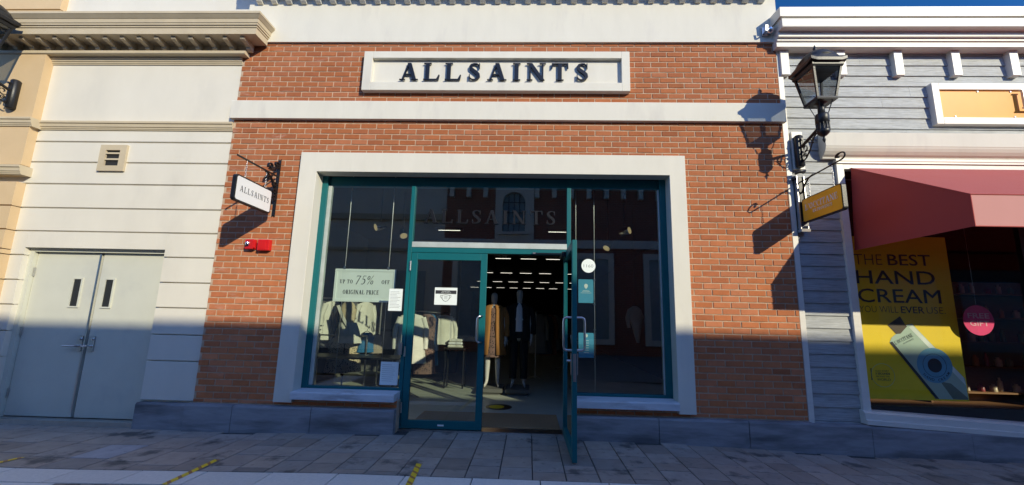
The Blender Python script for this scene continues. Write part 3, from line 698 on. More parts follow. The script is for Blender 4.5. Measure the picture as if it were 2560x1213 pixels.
# torso form wearing a beige slip
t = thing('dress_form', 'headless beige torso form wearing a cream wrap in the left window', 'dress form', (-3.10,1.95,0))
MB().loft([(-3.10,1.95,1.56,.045,.045),(-3.10,1.95,1.51,.10,.06),(-3.10,1.95,1.42,.15,.09),(-3.10,1.95,1.25,.13,.10),(-3.10,1.95,1.12,.105,.085),(-3.10,1.95,1.0,.14,.1),(-3.10,1.95,.92,.15,.11)]).build('torso', M['beigecloth'], t)
MB().loft([(-3.08,1.94,1.20,.145,.115),(-3.06,1.94,1.05,.18,.13),(-3.05,1.93,.86,.22,.15)], rip=.12, rk=6).build('wrap', M['creamcloth'], t)
MB().bar([(-3.22,1.83,1.48),(-3.12,1.80,1.3),(-3.0,1.80,1.12)], .05, .01, (1,0,.3)).build('sash', M['creamcloth'], t)
MB().cyl((-3.10,1.95,.03),(-3.10,1.95,.95),.014).lathe((-3.10,1.95,.004),[(.14,0),(.14,.015),(.02,.03)]).build('stand', M['dark'], t)
# display table
t = thing('display_table', 'low black display table behind the left window', 'table', (-3.0,1.45,0))
MB().box(-3.55,-1.95,1.2,1.75,.67,.70).build('table_top', M['dark'], t, bevel=.004)
for px, py in ((-3.5,1.25),(-2.0,1.25),(-3.5,1.7),(-2.0,1.7)): MB().box(px-.02,px+.02,py-.02,py+.02,.004,.669).build('leg', M['dark'], t)
o = MB().lathe((-3.55,1.0,.45),[(.03,-.44),(.035,-.40),(.035,-.12),(.012,-.08),(.012,-.02),(.014,0)]).build('bottle', M['white_sign']); tag(o,'slim white bottle on the floor at the left end of the shop window','bottle')
# rail by the door with long garments
rail(-2.02,2.0,-1.62,3.35,1.42,'straight clothes rail just inside the closed teal door')
garment(-2.02,2.05,1.40,.86,'creamcloth','long cream shirt dress at the near end of the rail by the door',ang=.25,w_=.23)
garment(-1.86,2.45,1.40,1.08,'floral','long dark floral dress hanging on the rail by the door',ang=.25,w_=.16,sleeves=False)
garment(-1.84,2.6,1.40,.95,'bluecloth','deep blue dress on the rail by the door',ang=.25,w_=.15,sleeves=False)
garment(-1.68,3.1,1.40,.60,'creamcloth','short cream jacket at the far end of the rail by the door',ang=.25,w_=.2)
t = thing('folded_stack', 'small stack of folded white and cream knitwear by the door rail', 'knitwear stack', (-1.42,3.0,.0))
MB().box(-1.62,-1.2,2.85,3.25,.72,.75).box(-1.60,-1.57,2.9,2.93,.004,.72).box(-1.25,-1.22,2.9,2.93,.004,.72).box(-1.60,-1.57,3.17,3.2,.004,.72).box(-1.25,-1.22,3.17,3.2,.004,.72).build('stand', M['dark'], t)
for k in range(3): MB().box(-1.56+.01*k,-1.26-.01*k,2.92,3.2,.752+k*.055,.802+k*.055).build('folded_knit', M['creamcloth' if k % 2 == 0 else 'white_sign'], t, bevel=.02)
# picture on the partition
t = thing('framed_picture', 'dark framed picture hanging on the grey shop partition', 'picture', (-3.35,4.97,1.2))
MB().box(-3.75,-2.95,4.95,4.998,.95,1.95).build('frame', M['dark'], t); MB().box(-3.69,-3.01,4.945,4.95,1.01,1.89).build('print', M['greycloth'], t)
# dark rails deeper in the shop and behind the right window
rail(.15,4.2,.95,6.2,1.5,'far clothes rail on the right inside the shop')
for k in range(6): garment(.2+.13*k,4.35+.32*k,1.48,.9+.05*(k%3),['taupecloth','greycloth','rustcloth'][k%3],['taupe','grey','rust'][k%3]+[' coat nearest the door on the far right rail',' coat second on the far right rail',' dress third on the far right rail',' coat fourth on the far right rail',' coat fifth on the far right rail',' dress at the deep end of the far right rail'][k],ang=.4,w_=.2)
t = thing('hanging_jacket', 'pale jacket on a hook far behind the right window', 'jacket', (1.75,1.9,1.6))
MB().loft([(1.75,1.9,1.58,.03,.025),(1.75,1.9,1.53,.10,.045),(1.76,1.9,1.40,.13,.05),(1.77,1.9,1.28,.085,.05),(1.78,1.9,1.12,.05,.04),(1.79,1.9,.98,.02,.02)], rip=.22, rk=5).tube([(1.67,1.9,1.52),(1.62,1.88,1.38),(1.64,1.86,1.22)], [.035,.035,.028], 10).build('fabric', M['taupecloth'], t)
MB().cyl((1.75,1.9,1.58),(1.75,1.9,3.25),.003,6).build('cord', M['dark'], t)
# yellow round floor sticker
t = thing('floor_sticker', 'black round floor sticker with a yellow centre inside the doorway', 'floor sticker', (-.435,1.46,.005))
MB().lathe((-.435,1.46,.004),[(.20,0),(.20,.002)],32).build('disc', M['black'], t); MB().lathe((-.47,1.46,.0062),[(.115,0),(.115,.001)],32).build('yellow_centre', M['yellow_poster'], t)

# sale sign hung behind the left window
t = thing('sale_sign', 'white framed hanging sign offering up to 75% off original price', 'sign', (-2.19,.40,1.5))
x0, x1, z0, z1, y_ = -2.597, -1.78, 1.496, 1.93, .40
w = MB(); rectring(w, x0, x1, z0, z1, x0+.03, x1-.03, z0+.03, z1-.03, y_-.012, y_+.012); w.build('frame', M['paper'], t)
MB().box(x0+.028,x1-.028,y_-.006,y_+.006,z0+.028,z1-.028).build('panel', M['paper'], t)
b = MB(); yy = y_-.0065
serif_text(b,'UP TO',(-2.525,yy,1.735),X,Z,.052,.001,.12,.82,1.25); serif_text(b,'OFF',(-1.965,yy,1.735),X,Z,.052,.001,.12,.88,1.25)
serif_text(b,'75%',(-2.325,yy,1.725),X,Z,.12,.001,.08,.95,1.0,slant=.2); serif_text(b,'ORIGINAL PRICE',(-2.475,yy,1.595),X,Z,.056,.001,.09,.80,1.25)
b.build('lettering', M['ink'], t, recalc=False)
for xr in (-2.475,-1.883):
    MB().cyl((xr,y_,1.93),(xr,y_,3.25),.0055,8).build('rod', M['steel'], t); MB().box(xr-.014,xr+.014,y_-.014,y_+.014,1.925,1.965).build('clamp', M['chrome'], t)
    MB().cyl((xr,y_,.47),(xr,y_,1.497),.004,8).build('lower_rod', M['steel'], t)
# notices taped on the glass
def notice(x0, x1, z0, z1, y, label, lines=9, head=None, m_='paper', tilt=0):
    t = thing('paper_notice', label, 'notice', (x0, y, z0))
    MB().box(x0,x1,y-.0012,y,z0,z1).build('sheet', M[m_], t)
    b = MB(); w_ = x1-x0; h_ = z1-z0
    for k in range(lines):
        zz = z1-h_*(.14+.78*k/lines); l = rr.uniform(.45, .82)*w_
        b.box(x0+.09*w_, x0+.09*w_+l, y-.0022, y-.0013, zz, zz+h_*.012)
    b.build('print', M['grey_ink'], t)
    return t
notice(-1.762,-1.592,1.385,1.660,.148,'pale paper notice taped on the glass over the corner of the sale sign',12)
notice(-1.800,-1.580,.495,.768,.148,'typed paper notice at the bottom corner of the left window',9)
t = thing('mask_notice', 'white notice with a face mask drawing on the closed teal door', 'notice', (-1.04,.130,1.47))
MB().box(-1.184,-.902,.1305,.132,1.472,1.686).build('sheet', M['paper'], t)
MB().box(-1.174,-.912,.1292,.1302,1.608,1.652).build('band', M['ink'], t)
b = MB(); sans_text(b,'PLEASE WEAR',(-1.043,.129,1.633),X,Z,.010,0,0,.10,'C'); sans_text(b,'FACE COVERING',(-1.043,.129,1.616),X,Z,.010,0,0,.12,'C'); b.build('band_text', M['paper'], t, recalc=False)
b = MB(); b.tube([(-1.09,.1295,1.59),(-1.043,.1295,1.598),(-.996,.1295,1.59),(-1.0,.1295,1.545),(-1.02,.1295,1.522),(-1.043,.1295,1.515),(-1.066,.1295,1.522),(-1.086,.1295,1.545)], .0025, 5, closed=True)
for k in range(3): b.box(-1.065,-1.021,.1290,.1300,1.575-.015*k,1.578-.015*k)
for s_ in (-1,1): b.tube([(-1.043+s_*.045,.1295,1.59),(-1.043+s_*.066,.1295,1.59),(-1.043+s_*.066,.1295,1.57),(-1.043+s_*.044,.1295,1.55)],.002,5)
b.build('mask_drawing', M['ink'], t)
# 1160 disc and the blue posters
t = thing('number_disc', 'pale round disc reading 1160 on the right shop window', 'number sign', (.728,.145,1.99))
MB().slab([(.728+.087*math.cos(a*PI/18), .150, 1.997+.087*math.sin(a*PI/18)) for a in range(36)], (0,-.0015,0)).build('disc', M['paper'], t)
b = MB(); sans_text(b,'1160',(.728,.1475,1.976),X,Z,.042,0,-.03,.118,'C'); b.build('number', M['ink'], t, recalc=False)
def bluep(z0, z1, label, icon):
    t = thing('window_poster', label, 'poster', (.73,.40,z0), 'blue posters clipped between rods in the right window')
    MB().box(.634,.829,.399,.402,z0,z1).build('sheet', M['blue_poster'], t)
    b = MB(); c = (.732,.3985,z1-.085)
    if icon:
        b.slab([(c[0]+.024*math.cos(a*PI/8),c[1],c[2]+.028*math.sin(a*PI/8)) for a in range(16)],(0,-.001,0)); b.slab([(c[0]-.02,c[1],c[2]-.016),(c[0]+.02,c[1],c[2]-.016),(c[0],c[1],c[2]-.042)],(0,-.0015,0))
        for k,(l,zz) in enumerate(((.085,.145),(.105,.155),(.14,.175))): b.box(.732-l/2,.732+l/2,.3975,.3985,z1-zz-.004,z1-zz)
    else:
        b.slab([(c[0]+.02*math.cos(a*PI/8),c[1],c[2]+.05+.022*math.sin(a*PI/8)) for a in range(16)],(0,-.001,0))
        for k in range(6): b.box(.70,.765,.3975,.3985,z1-.10-.03*k,z1-.094-.03*k)
    b.build('print', M['paper'], t)
    return t
bluep(1.546,1.852,'upper blue poster with a white pin shaped emblem in the right window',True)
bluep(.855,1.165,'lower blue poster with small white text partly behind the open door',False)
t = thing('display_rods', 'pair of thin steel rods holding the blue posters in the right window', 'display rods', (.73,.40,.4))
for xr in (.60,.842): MB().cyl((xr,.40,.30),(xr,.40,3.25),.0045,8).build('rod', M['steel'], t)
for zz in (1.84,1.56,1.52,1.20,1.16,.87): MB().box(.826,.858,.392,.408,zz,zz+.012).build('clip', M['chrome'], t)

# red fire alarm devices
t = thing('alarm_strobe', 'red fire alarm box with a clear strobe lens on the brick', 'fire alarm', (-3.49,-.03,2.09))
w = MB(); w.slab([(-3.548,0,2.10),(-3.548,-.055,2.10),(-3.43,-.065,2.10),(-3.43,0,2.10)],(0,0,.125)); w.build('housing', M['red'], t, bevel=.008)
MB().lathe((-3.505,-.066,2.165),[(.020,-.022),(.026,0),(.020,.022)],12).build('strobe_lens', M['chrome'], t)
MB().slab([(-3.405,-.064,2.115),(-3.425,-.067,2.115),(-3.425,-.067,2.21),(-3.405,-.064,2.21)],(0,-.003,0)).build('grille', M['red'], t)
t = thing('alarm_bell', 'plain red alarm sounder box beside the strobe on the brick', 'fire alarm', (-3.31,-.03,2.09))
MB().box(-3.385,-3.235,-.062,0,2.085,2.225).build('housing', M['red'], t, bevel=.008)
MB().box(-3.37,-3.275,-.066,-.062,2.10,2.21).build('cover', M['red'], t, bevel=.003)
# small flood light / camera on the white fascia
t = thing('security_camera', 'small silver dome camera on the white fascia beside the grey cornice', 'camera', (3.03,-.04,5.09))
MB().box(2.975,3.045,-.055,-.03,5.045,5.165).build('base', M['steel'], t, bevel=.004)
MB().lathe((3.055,-.085,5.10),[(.0,-.05),(.03,-.045),(.045,-.02),(.048,.0),(.045,.02),(.03,.04),(0,.045)],16).build('dome', M['chrome'], t)
MB().bar([(2.99,-.05,5.06),(2.985,-.13,5.06),(2.985,-.14,5.13),(3.03,-.14,5.13)],.03,.006,(1,0,0)).build('guard', M['steel'], t)

# ------------------------------------------------------------------ cream building on the left
cb = thing('cream_stucco_building', 'cream stucco building with tan pilaster, bracketed cornice and double service doors', 'building', (-6.5, 0, 0))
yw = .02
gro = [.26,.42,.721,1.032,1.357,1.668,1.986,2.299,2.609,2.935,3.235,3.523,3.68]
def courses(x0, x1, levels, y0, y1, gp=.011):
    b = MB()
    for a, c in zip(levels, levels[1:]):
        e = .010; b.profx([(y1,a+gp/2),(y0+e,a+gp/2),(y0,a+gp/2+e*.6),(y0,c-gp/2-e*.6),(y0+e,c-gp/2),(y1,c-gp/2)], x0, x1)
    return b
DX0, DX1, DZ = -6.475, -4.622, 2.085
lv = [.26]+gro[2:8]+[]
b = MB()
b1 = courses(DX1, -3.962, [.26,.721,1.032,1.357,1.668,1.986,2.299], yw, .25); b2 = courses(-14, DX0, [.26,.721,1.032,1.357,1.668,1.986,2.299], yw, .25)
b3 = courses(-14, -3.962, [2.299,2.609,2.935,3.235,3.523,3.70], yw, .25)
for q in (b1, b2, b3): b.faces(q.v, q.f)
# lintel piece above the door between 2.085 and 2.299
b.box(DX0+.001, DX1-.001, yw, .25, DZ, 2.293)
b.box(-14,-3.962,yw,.25,3.80,4.66)
b.box(-14,-3.70,yw,.30,5.12,7.2)
b.build('wall', M['cream'], cb)
MB().box(-14,DX0-.012,.05,.4,-.2,7).box(DX1+.012,-3.97,.05,.4,-.2,7).box(DX0-.012,DX1+.012,.05,.4,2.12,7).box(DX0-.012,DX1+.012,.30,.4,-.2,2.12).build('wall_core', M['cream'], cb)
w = MB(); w.box(DX0-.001,DX0+.06,yw+.06,.24,-.02,2.085); w.box(DX1-.06,DX1+.001,yw+.06,.24,-.02,2.085); w.box(DX0+.06,DX1-.06,yw+.06,.24,2.04,2.0845); w.build('door_frame', M['greydoor'], cb)
plinth([-4.622,-3.985], -.035, .2, .245, parent=cb); plinth([-9.5,-8.3,-7.3,DX0], -.035, .2, .245, parent=cb)
# service doors
xm = -5.535
for (a, c, hs) in ((DX0+.065, xm-.015, -1), (xm+.013, DX1-.065, 1)):
    d = MB().box(a, c, .125, .17, .012, 2.035).build('service_door', M['greydoor'], cb, bevel=.003)
    cx = -5.80 if hs < 0 else -5.375
    w = MB(); rectring(w, cx-.068, cx+.068, 1.335, 1.715, cx-.050, cx+.050, 1.353, 1.697, .112, .126); w.build('window_trim', M['greydoor'], d)
    MB().box(cx-.052,cx+.052,.1215,.1245,1.35,1.70).build('vision_panel', M['darkin'], d)
    pane(cx-.050,cx+.050,1.352,1.698,.1195,'panel_glass',d,'glass2')
    hx = xm-.075 if hs < 0 else xm+.080
    h = MB(); h.box(hx-.028,hx+.028,.113,.125,.80,.985); h.cyl((hx,.113,.95),(hx,.095,.95),.014); h.cyl((hx,.115,.865),(hx,.065,.865),.012)
    h.tube([(hx,.068,.865),(hx+hs*.02-.03,.066,.865),(hx-.16 if hs<0 else hx-.07,.066,.862)], .011, 10)
    h.build('handle', M['steel'], d)
    for zz in (1.78,1.02,.28):
        MB().box((a if hs<0 else c)-.012,(a if hs<0 else c)+.012,.108,.128,zz-.055,zz+.055).build('hinge', M['steel'], d)
MB().box(xm-.016,xm+.016,.150,.156,.02,2.03).build('gap_shade_strip', M['black'], cb)  # black strip behind the leaf gap, standing for its shade
MB().box(xm-.036,xm-.014,.1185,.1245,.02,2.03).build('astragal', M['steel'], cb)
MB().box(DX0-.01,DX1+.01,-.01,.26,-.09,.006).build('door_threshold', M['steel'], cb)
# louvre vent
w = MB(); rectring(w,-5.705,-5.345,3.112,3.472,-5.625,-5.43,3.185,3.40,-.008,.05)
for zz in (3.345,3.262): w.profx([(-.005,zz),(-.005,zz+.018),(.012,zz+.030),(.012,zz+.012)],-5.625,-5.43)
w.build('louvre_vent', M['tantrim'], cb)
MB().box(-5.622,-5.432,.0135,.0195,3.187,3.398).build('vent_shade_sheet', M['darkin'], cb)  # dark sheet on the uncut wall, painted as shade between the slats
# pilaster
px0, px1 = -7.6, -6.650
b = MB(); lv2 = [-.05,.42,.721,1.032,1.357,1.668,1.986,2.299,2.609,2.935,3.02]
q = courses(px0, px1, [2.05,2.299,2.609,2.935], -.078, yw); b.faces(q.v, q.f)
q = courses(px0, px1, [.24,.721,1.032,1.357,1.668,1.986,2.05], -.078, yw)
b.box(px0,px1,-.078,yw,3.16,3.70); b.box(px0,px1,-.078,yw,3.80,4.745); b.box(-7.6,-6.642,-.04,yw+.01,5.1,5.45); b.box(-7.6,-6.642,-.055,yw+.01,5.46,7)
b.build('pilaster', M['tan'], cb)
b = MB(); b.faces(q.v, q.f); b.build('pilaster_base', M['tan'], cb)
def band(x0, x1, y0, zs, name, yb_=.05):   # stepped string moulding profile around a pilaster step
    z = zs; pr = [(yb_,z[0]),(y0-.012,z[0]),(y0-.016,z[0]+.016),(y0-.022,z[0]+.018),(y0-.022,z[0]+.034),(y0-.032,z[0]+.040),(y0-.036,z[1]-.034),(y0-.048,z[1]-.030),(y0-.048,z[1]-.004),(y0-.044,z[1]),(yb_,z[1])]
    return MB().profx(pr, x0, x1)
w = band(px1, -3.962, yw, (3.685,3.802), 'a'); q = band(px0, px1+.048, -.078, (3.685,3.802), 'b'); w.faces(q.v, q.f); w.build('string_course', M['tantrim'], cb)
w = band(px1, -3.962, yw, (4.645,4.745), 'a'); w.build('string_course', M['tantrim'], cb)
w = band(-7.6, px1+.048, -.078, (3.02,3.14), 'b'); w.build('pilaster_moulding', M['tantrim'], cb)
# cornice with mitred end return
def ret_profile(mb, prof, x0, xe, y_end=0.3):   # profile (overhang o, z); o measured from wall plane y=-.03 and beyond xe0
    n = len(prof); A = []; B = []; C = []
    for o_, z in prof:
        A.append((x0, -o_, z)); B.append((xe+o_, -o_, z)); C.append((xe+o_, y_end, z))
    vs = A+B+C; fs = []
    for i in range(n-1): fs += [(i, i+1, n+i+1, n+i), (n+i, n+i+1, 2*n+i+1, 2*n+i)]
    fs.append(tuple(range(n))[::-1]); fs.append(tuple(range(2*n, 3*n)))
    return mb.faces(vs, fs)
xe = -3.885
pr = [(0.0,4.905),(.257,4.907),(.257,4.993),(.268,4.997),(.268,5.017),(.282,5.022),(.282,5.043),(.290,5.048),(.296,5.098),(.302,5.10),(.335,5.138),(.341,5.142),(.341,5.172),(.335,5.176),(-.02,5.26)]
ret_profile(MB(), pr, -14, xe, -.028).build('cornice', M['tantrim'], cb)
w = MB(); w.profx([(.05,4.742),(-.085,4.742),(-.095,4.75),(-.095,4.785),(-.088,4.792),(.05,4.792)], -14, -3.872); w.box(-14,-3.90,-.028,.05,4.79,4.906)
w.build('frieze', M['tantrim'], cb)
m0 = modillion(cb, -3.815-.02, -.030, 4.905, 4.800, .185, .058, M['tantrim']); m0.name = 'cornice_bracket'
for k in range(1, 24):
    c = m0.copy(); col.objects.link(c); c.parent = cb; c.location = (-k*.2335, 0, 0)

# ------------------------------------------------------------------ grey timber building on the right
gb = thing('grey_timber_building', 'grey clapboard shop building with white cornice, brackets and wide display window', 'building', (6, 0, 0))
def clap(x0, x1, z0, z1, top_ref=4.39):
    b = MB(); p = .1475; k = math.floor((z0-top_ref)/p); z = top_ref+k*p
    r = random.Random(int(x0*100)+5)
    while z < z1:
        a, c = max(z, z0), min(z+p, z1)
        if c-a > .01:
            xs = [x0]; 
            if x1-x0 > 2:
                xx = x0+r.uniform(1.0, 3.4)
                while xx < x1-.5: xs.append(xx); xx += r.uniform(2.4, 3.6)
            xs.append(x1)
            for u, v in zip(xs, xs[1:]): b.profx([(.075,a),(.043,a),(.040,a+.003),(.054,c),(.075,c)], u+.001, v-.001)
        z += p
    return b
clap(3.24,3.80,.24,3.62).build('siding', M['siding'], gb); clap(3.24,14,3.62,4.90).build('siding', M['siding'], gb)
MB().box(3.17,14,.065,.4,3.25,5.2).box(3.17,3.86,.065,.4,-.2,3.25).build('wall_core', M['siding'], gb)
MB().box(3.172,3.238,.012,.08,.24,4.87).build('corner_trim', M['whitepaint'], gb, bevel=.003)
MB().box(3.262,3.395,.0,.06,3.235,3.735).build('mounting_board', M['whitepaint'], gb, bevel=.003)
plinth([3.172,3.80], -.055, .15, .242, parent=gb)
def splinth(x0, x1):
    zt = lambda x: .235-.030*(x-3.8)
    mb = MB(); vs = []
    for x in (x0+.002, x1-.002): vs += [(x,.15,-.3),(x,-.055,-.3),(x,-.055,zt(x)-.022),(x,-.04,zt(x)),(x,.15,zt(x))]
    mb.faces(vs, [(0,1,2,3,4),(9,8,7,6,5)]+[(i,5+i,5+(i+1)%5,(i+1)%5) for i in range(5)]).build('plinth_block', M['plinth'], gb)
for a, c in ((3.80,4.86),(4.86,5.92),(5.92,7.0),(7,8.1)): splinth(a, c)
# cornice
w = MB()
pr = [(.08,4.858),(-.085,4.86),(-.085,4.925),(-.105,4.93),(-.105,4.962),(-.135,4.966),(-.138,4.985),(-.138,5.032),(-.222,5.036),(-.225,5.045),(-.225,5.150),(-.205,5.155),(-.205,5.172),(.08,5.172)]
w.profx(pr, 3.125, 14); w.build('cornice', M['whitepaint'], gb)
for a, c in ((3.10,4.02),(4.023,6.05),(6.053,8.1),(8.103,10.1)):
    MB().profx([(.08,5.174),(-.235,5.174),(-.240,5.30),(.08,5.33)], a, c).build('coping', M['bead' if 0 else 'whitepaint'], gb)
for k in range(12):
    x = 3.205+.7175*k; MB().box(x,x+.105,-.018,.06,4.515,4.857).build('cornice_bracket', M['whitepaint'], gb, bevel=.003)
# band over the window
w = MB(); w.profx([(.06,3.38),(-.0,3.38),(-.005,3.40),(-.03,3.42),(-.055,3.455),(-.07,3.49),(-.075,3.512),(-.078,3.515),(-.078,3.690),(.06,3.715)], 3.615, 14); w.build('window_hood', M['white'], gb)
w = MB(); w.profx([(.06,3.322),(-.004,3.322),(-.004,3.345),(-.012,3.35),(-.012,3.378),(.06,3.378)], 3.77, 14); w.build('hood_moulding', M['whitepaint'], gb)
MB().box(3.785,3.872,.012,.09,.30,3.32).box(3.872,14,.014,.09,3.252,3.32).build('window_casing', M['whitepaint'], gb, bevel=.003)
w = MB(); vs = []
for x in (3.765, 9):
    d = -.052*(x-3.9); 
    vs += [(x,.12,.245+d),(x,-.052,.245+d),(x,-.052,.292+d),(x,-.030,.297+d),(x,-.030,.365+d),(x,.0,.385+d),(x,.12,.392+d)]
w.faces(vs, [tuple(range(7)), tuple(range(13,6,-1))]+[(i,7+i,7+(i+1)%7,(i+1)%7) for i in range(7)]).build('window_sill', M['whitepaint'], gb)
MB().box(5.93,6.06,.10,.17,.2,3.26).box(3.872,9,.10,.17,.2,.43).box(3.872,9,.10,.17,3.18,3.26).build('window_frame', M['dark'], gb)
pane(3.872,5.93,.25,3.2,.125,'window_pane',gb,'glass2'); pane(6.06,9,.25,3.2,.125,'window_pane',gb,'glass2')
MB().box(3.22,3.26,.4,4.9,-.1,3.26).box(9.0,9.1,.4,4.9,-.1,3.26).box(3.22,12,4.9,5,-.1,3.3).box(9.0,14,.064,.4,-.2,3.25).build('shop_wall', M['darkin'], gb)
MB().box(3.26,12,.17,5,-.1,.20).build('shop_floor', M['wood'], gb); MB().box(3.26,12,.41,5,3.26,3.34).build('shop_ceiling', M['darkin'], gb)
# poster
t = thing('hand_cream_poster', 'tall yellow hand cream poster behind the right hand shop window', 'poster', (4.58,.25,.48))
MB().box(3.93,5.205,.25,.256,.48,2.455).build('sheet', M['yellow_poster'], t)
b = MB(); y_ = .2485
def tx(txt, u0, u1, z0, z1, bold): 
    w_ = u1-u0; h_ = z1-z0; e = .26*max(0, bold)*h_
    for k, (dx, dz) in enumerate([(0,0)] if bold <= 0 else [(0,0),(e,e*.5),(-e,e*.5),(e,-e*.5),(-e,-e*.5)]): sans_text(b, txt, (u0+dx,y_-.0002*k,z0+dz), X, Z, h_, 0, min(bold, 0), w_)
tx('THE',4.06,4.40,2.09,2.235,-.02); tx('BEST',4.47,4.985,2.09,2.235,.055)
tx('HAND',4.06,5.01,1.855,2.03,.045); tx('CREAM',4.06,5.05,1.625,1.80,.042)
tx('YOU WILL',4.06,4.52,1.50,1.585,-.02); tx('EVER',4.555,4.83,1.50,1.585,.05); tx('USE.',4.86,5.08,1.50,1.585,-.02)
b.build('lettering', M['ink'], t, recalc=False)
def P3(pts, y): return [(x, y, z) for x, z in pts]
M['tubegreen'] = mat('tube_green', (.42,.56,.44), .5, bump=0, var=.1, vs=2); M['tubeblue'] = mat('tube_blue', (.13,.36,.50), .5, bump=0, var=.08)
MB().slab(P3([(4.37,1.14),(4.40,1.20),(4.60,1.36),(4.66,1.374),(5.19,.74),(5.195,.50),(4.84,.50)], y_-.0005), (0,-.001,0)).build('tube_picture', M['tubegreen'], t)
MB().slab(P3([(4.82,.50),(4.86,.50),(4.40,1.155),(4.37,1.14)], y_-.0020), (0,-.0005,0)).build('tube_edge', M['ink'], t)
MB().slab(P3([(4.37,1.35),(4.53,1.46),(4.58,1.36),(4.60,1.34),(4.51,1.25),(4.46,1.245)], y_-.0005), (0,-.0012,0)).build('tube_cap', mat('cap_brown', (.07,.045,.02), .5, bump=0), t)
def disc(cx, cz, r, y, n=32): return MB().slab([(cx+r*math.cos(2*PI*k/n), y, cz+r*math.sin(2*PI*k/n)) for k in range(n)], (0,-.0006,0))
M['tubelight'] = mat('tube_light', (.72,.80,.72), .5, bump=0); M['tubedark'] = mat('tube_dark', (.16,.20,.15), .5, bump=0)
MB().slab(P3([(4.62,1.33),(4.66,1.36),(5.17,.76),(5.19,.66)], y_-.0018), (0,-.0003,0)).build('tube_highlight', M['tubelight'], t)
MB().slab(P3([(4.90,.70),(5.02,.68),(5.19,.52),(5.19,.502),(5.02,.502)], y_-.0019), (0,-.0003,0)).build('tube_shade', M['tubedark'], t)
disc(4.86,.885,.205,y_-.0024).build('tube_label', M['tubeblue'], t); disc(4.86,.885,.082,y_-.0038).build('label_centre', M['ink'], t)
b = MB(); b.tube([(4.86+.135*math.cos(k*PI/16), y_-.0030, .885+.135*math.sin(k*PI/16)) for k in range(32)], .0025, 4, closed=True)
for k, ch in enumerate('HAND CREAM'):
    a = -PI/2-.95+k*.21
    if ch != ' ': sans_text(b, ch, (4.86+.185*math.cos(a)-.0, y_-.0036, .885+.185*math.sin(a)), (-math.sin(a),0,math.cos(a)), (-math.cos(a),0,-math.sin(a)), .032, 0, .02)
b.build('label_ring', M['ink'], t, recalc=False)
b = MB(); sans_text(b,'20%',(4.862,y_-.0043,.868),X,Z,.04,0,.02,.10,'C'); b.build('label_text', M['tubegreen'], t, recalc=False)
ca, sa = math.cos(.72), math.sin(.72)
b = MB(); serif_text(b,"L'OCCITANE",(4.435,y_-.0035,1.115),(ca,0,sa*.55),(-sa*.55,0,ca),.052,.0004,.06,.72,.8); sans_text(b,'EN PROVENCE',(4.53,y_-.0035,1.125),(ca,0,sa*.55),(-sa*.55,0,ca),.018,0,0,.17); b.build('tube_lettering', M['ink'], t, recalc=False)
b = MB(); b.tube([(4.245+.135*math.cos(k*PI/16), y_-.002, .755+.135*math.sin(k*PI/16)) for k in range(32)], .002, 4, closed=True)
b.build('seal_ring', M['tubegreen'], t)
b = MB(); serif_text(b,'I',(4.10,y_,.70),X,Z,.13,.001,0,.5,.9); sans_text(b,'SOLD EVERY',(4.16,y_,.795),X,Z,.019,0,0,.16); sans_text(b,'3 SECONDS',(4.16,y_,.762),X,Z,.023,0,.04,.17); sans_text(b,'AROUND THE',(4.16,y_,.732),X,Z,.019,0,0,.16); sans_text(b,'WORLD',(4.17,y_,.690),X,Z,.030,0,0,.16); b.build('seal_text', M['ink'], t, recalc=False)
t = thing('gift_disc', 'round pink card reading FREE GIFT hung in the right shop window', 'window card', (5.36,.16,1.43))
disc(5.36,1.43,.178,.162).build('card', M['pink'], t)
b = MB(); sans_text(b,'FREE',(5.365,.160,1.455),X,Z,.062,0,.02,.25,'C'); sans_text(b,'GIFT',(5.365,.160,1.365),X,Z,.062,0,.02,.22,'C'); b.build('lettering', M['pinktext'], t, recalc=False)
MB().cyl((5.36,.163,1.61),(5.36,.163,3.1),.001,5).build('thread', M['steel'], t)
# shelving with jars behind
t = thing('product_shelf', 'brown wooden product shelving behind the right hand display window', 'shelf', (7.3,1.9,.2))
w = MB(); w.box(6.2,6.23,1.75,2.05,.2,2.1); w.box(8.6,8.63,1.75,2.05,.2,2.1); w.box(6.23,8.6,2.03,2.05,.2,2.1); w.build('side_panel', M['wood'], t)
rs = random.Random(5); 
for k in range(5): MB().box(6.23,8.6,1.75,2.03,.35+.38*k,.375+.38*k).build('shelf_board', M['wood'], t)
jm = [mat('jar_'+n, c, .35, bump=0) for n, c in (('amber', (.45,.20,.05)), ('cream', (.6,.5,.33)), ('olive', (.18,.17,.06)), ('wine', (.28,.05,.05)))]
nm = ['amber','cream','olive green','wine red']
for k in range(5):
    for j in range(12):
        x = 6.3+.185*j+rs.uniform(-.02,.02); c_ = rs.randrange(4); h_ = rs.uniform(.10,.22); r_ = rs.uniform(.028,.045)
        o = MB().lathe((x,1.85+rs.uniform(-.03,.05),.376+.38*k),[(r_,0),(r_,h_*.72),(r_*.45,h_*.82),(r_*.45,h_),(r_*.3,h_)],10).build('product_jar', jm[c_])
        tag(o, 'small %s jar on the product shelving in the right hand shop' % nm[c_], 'jar', '%s jars on the product shelving' % nm[c_])
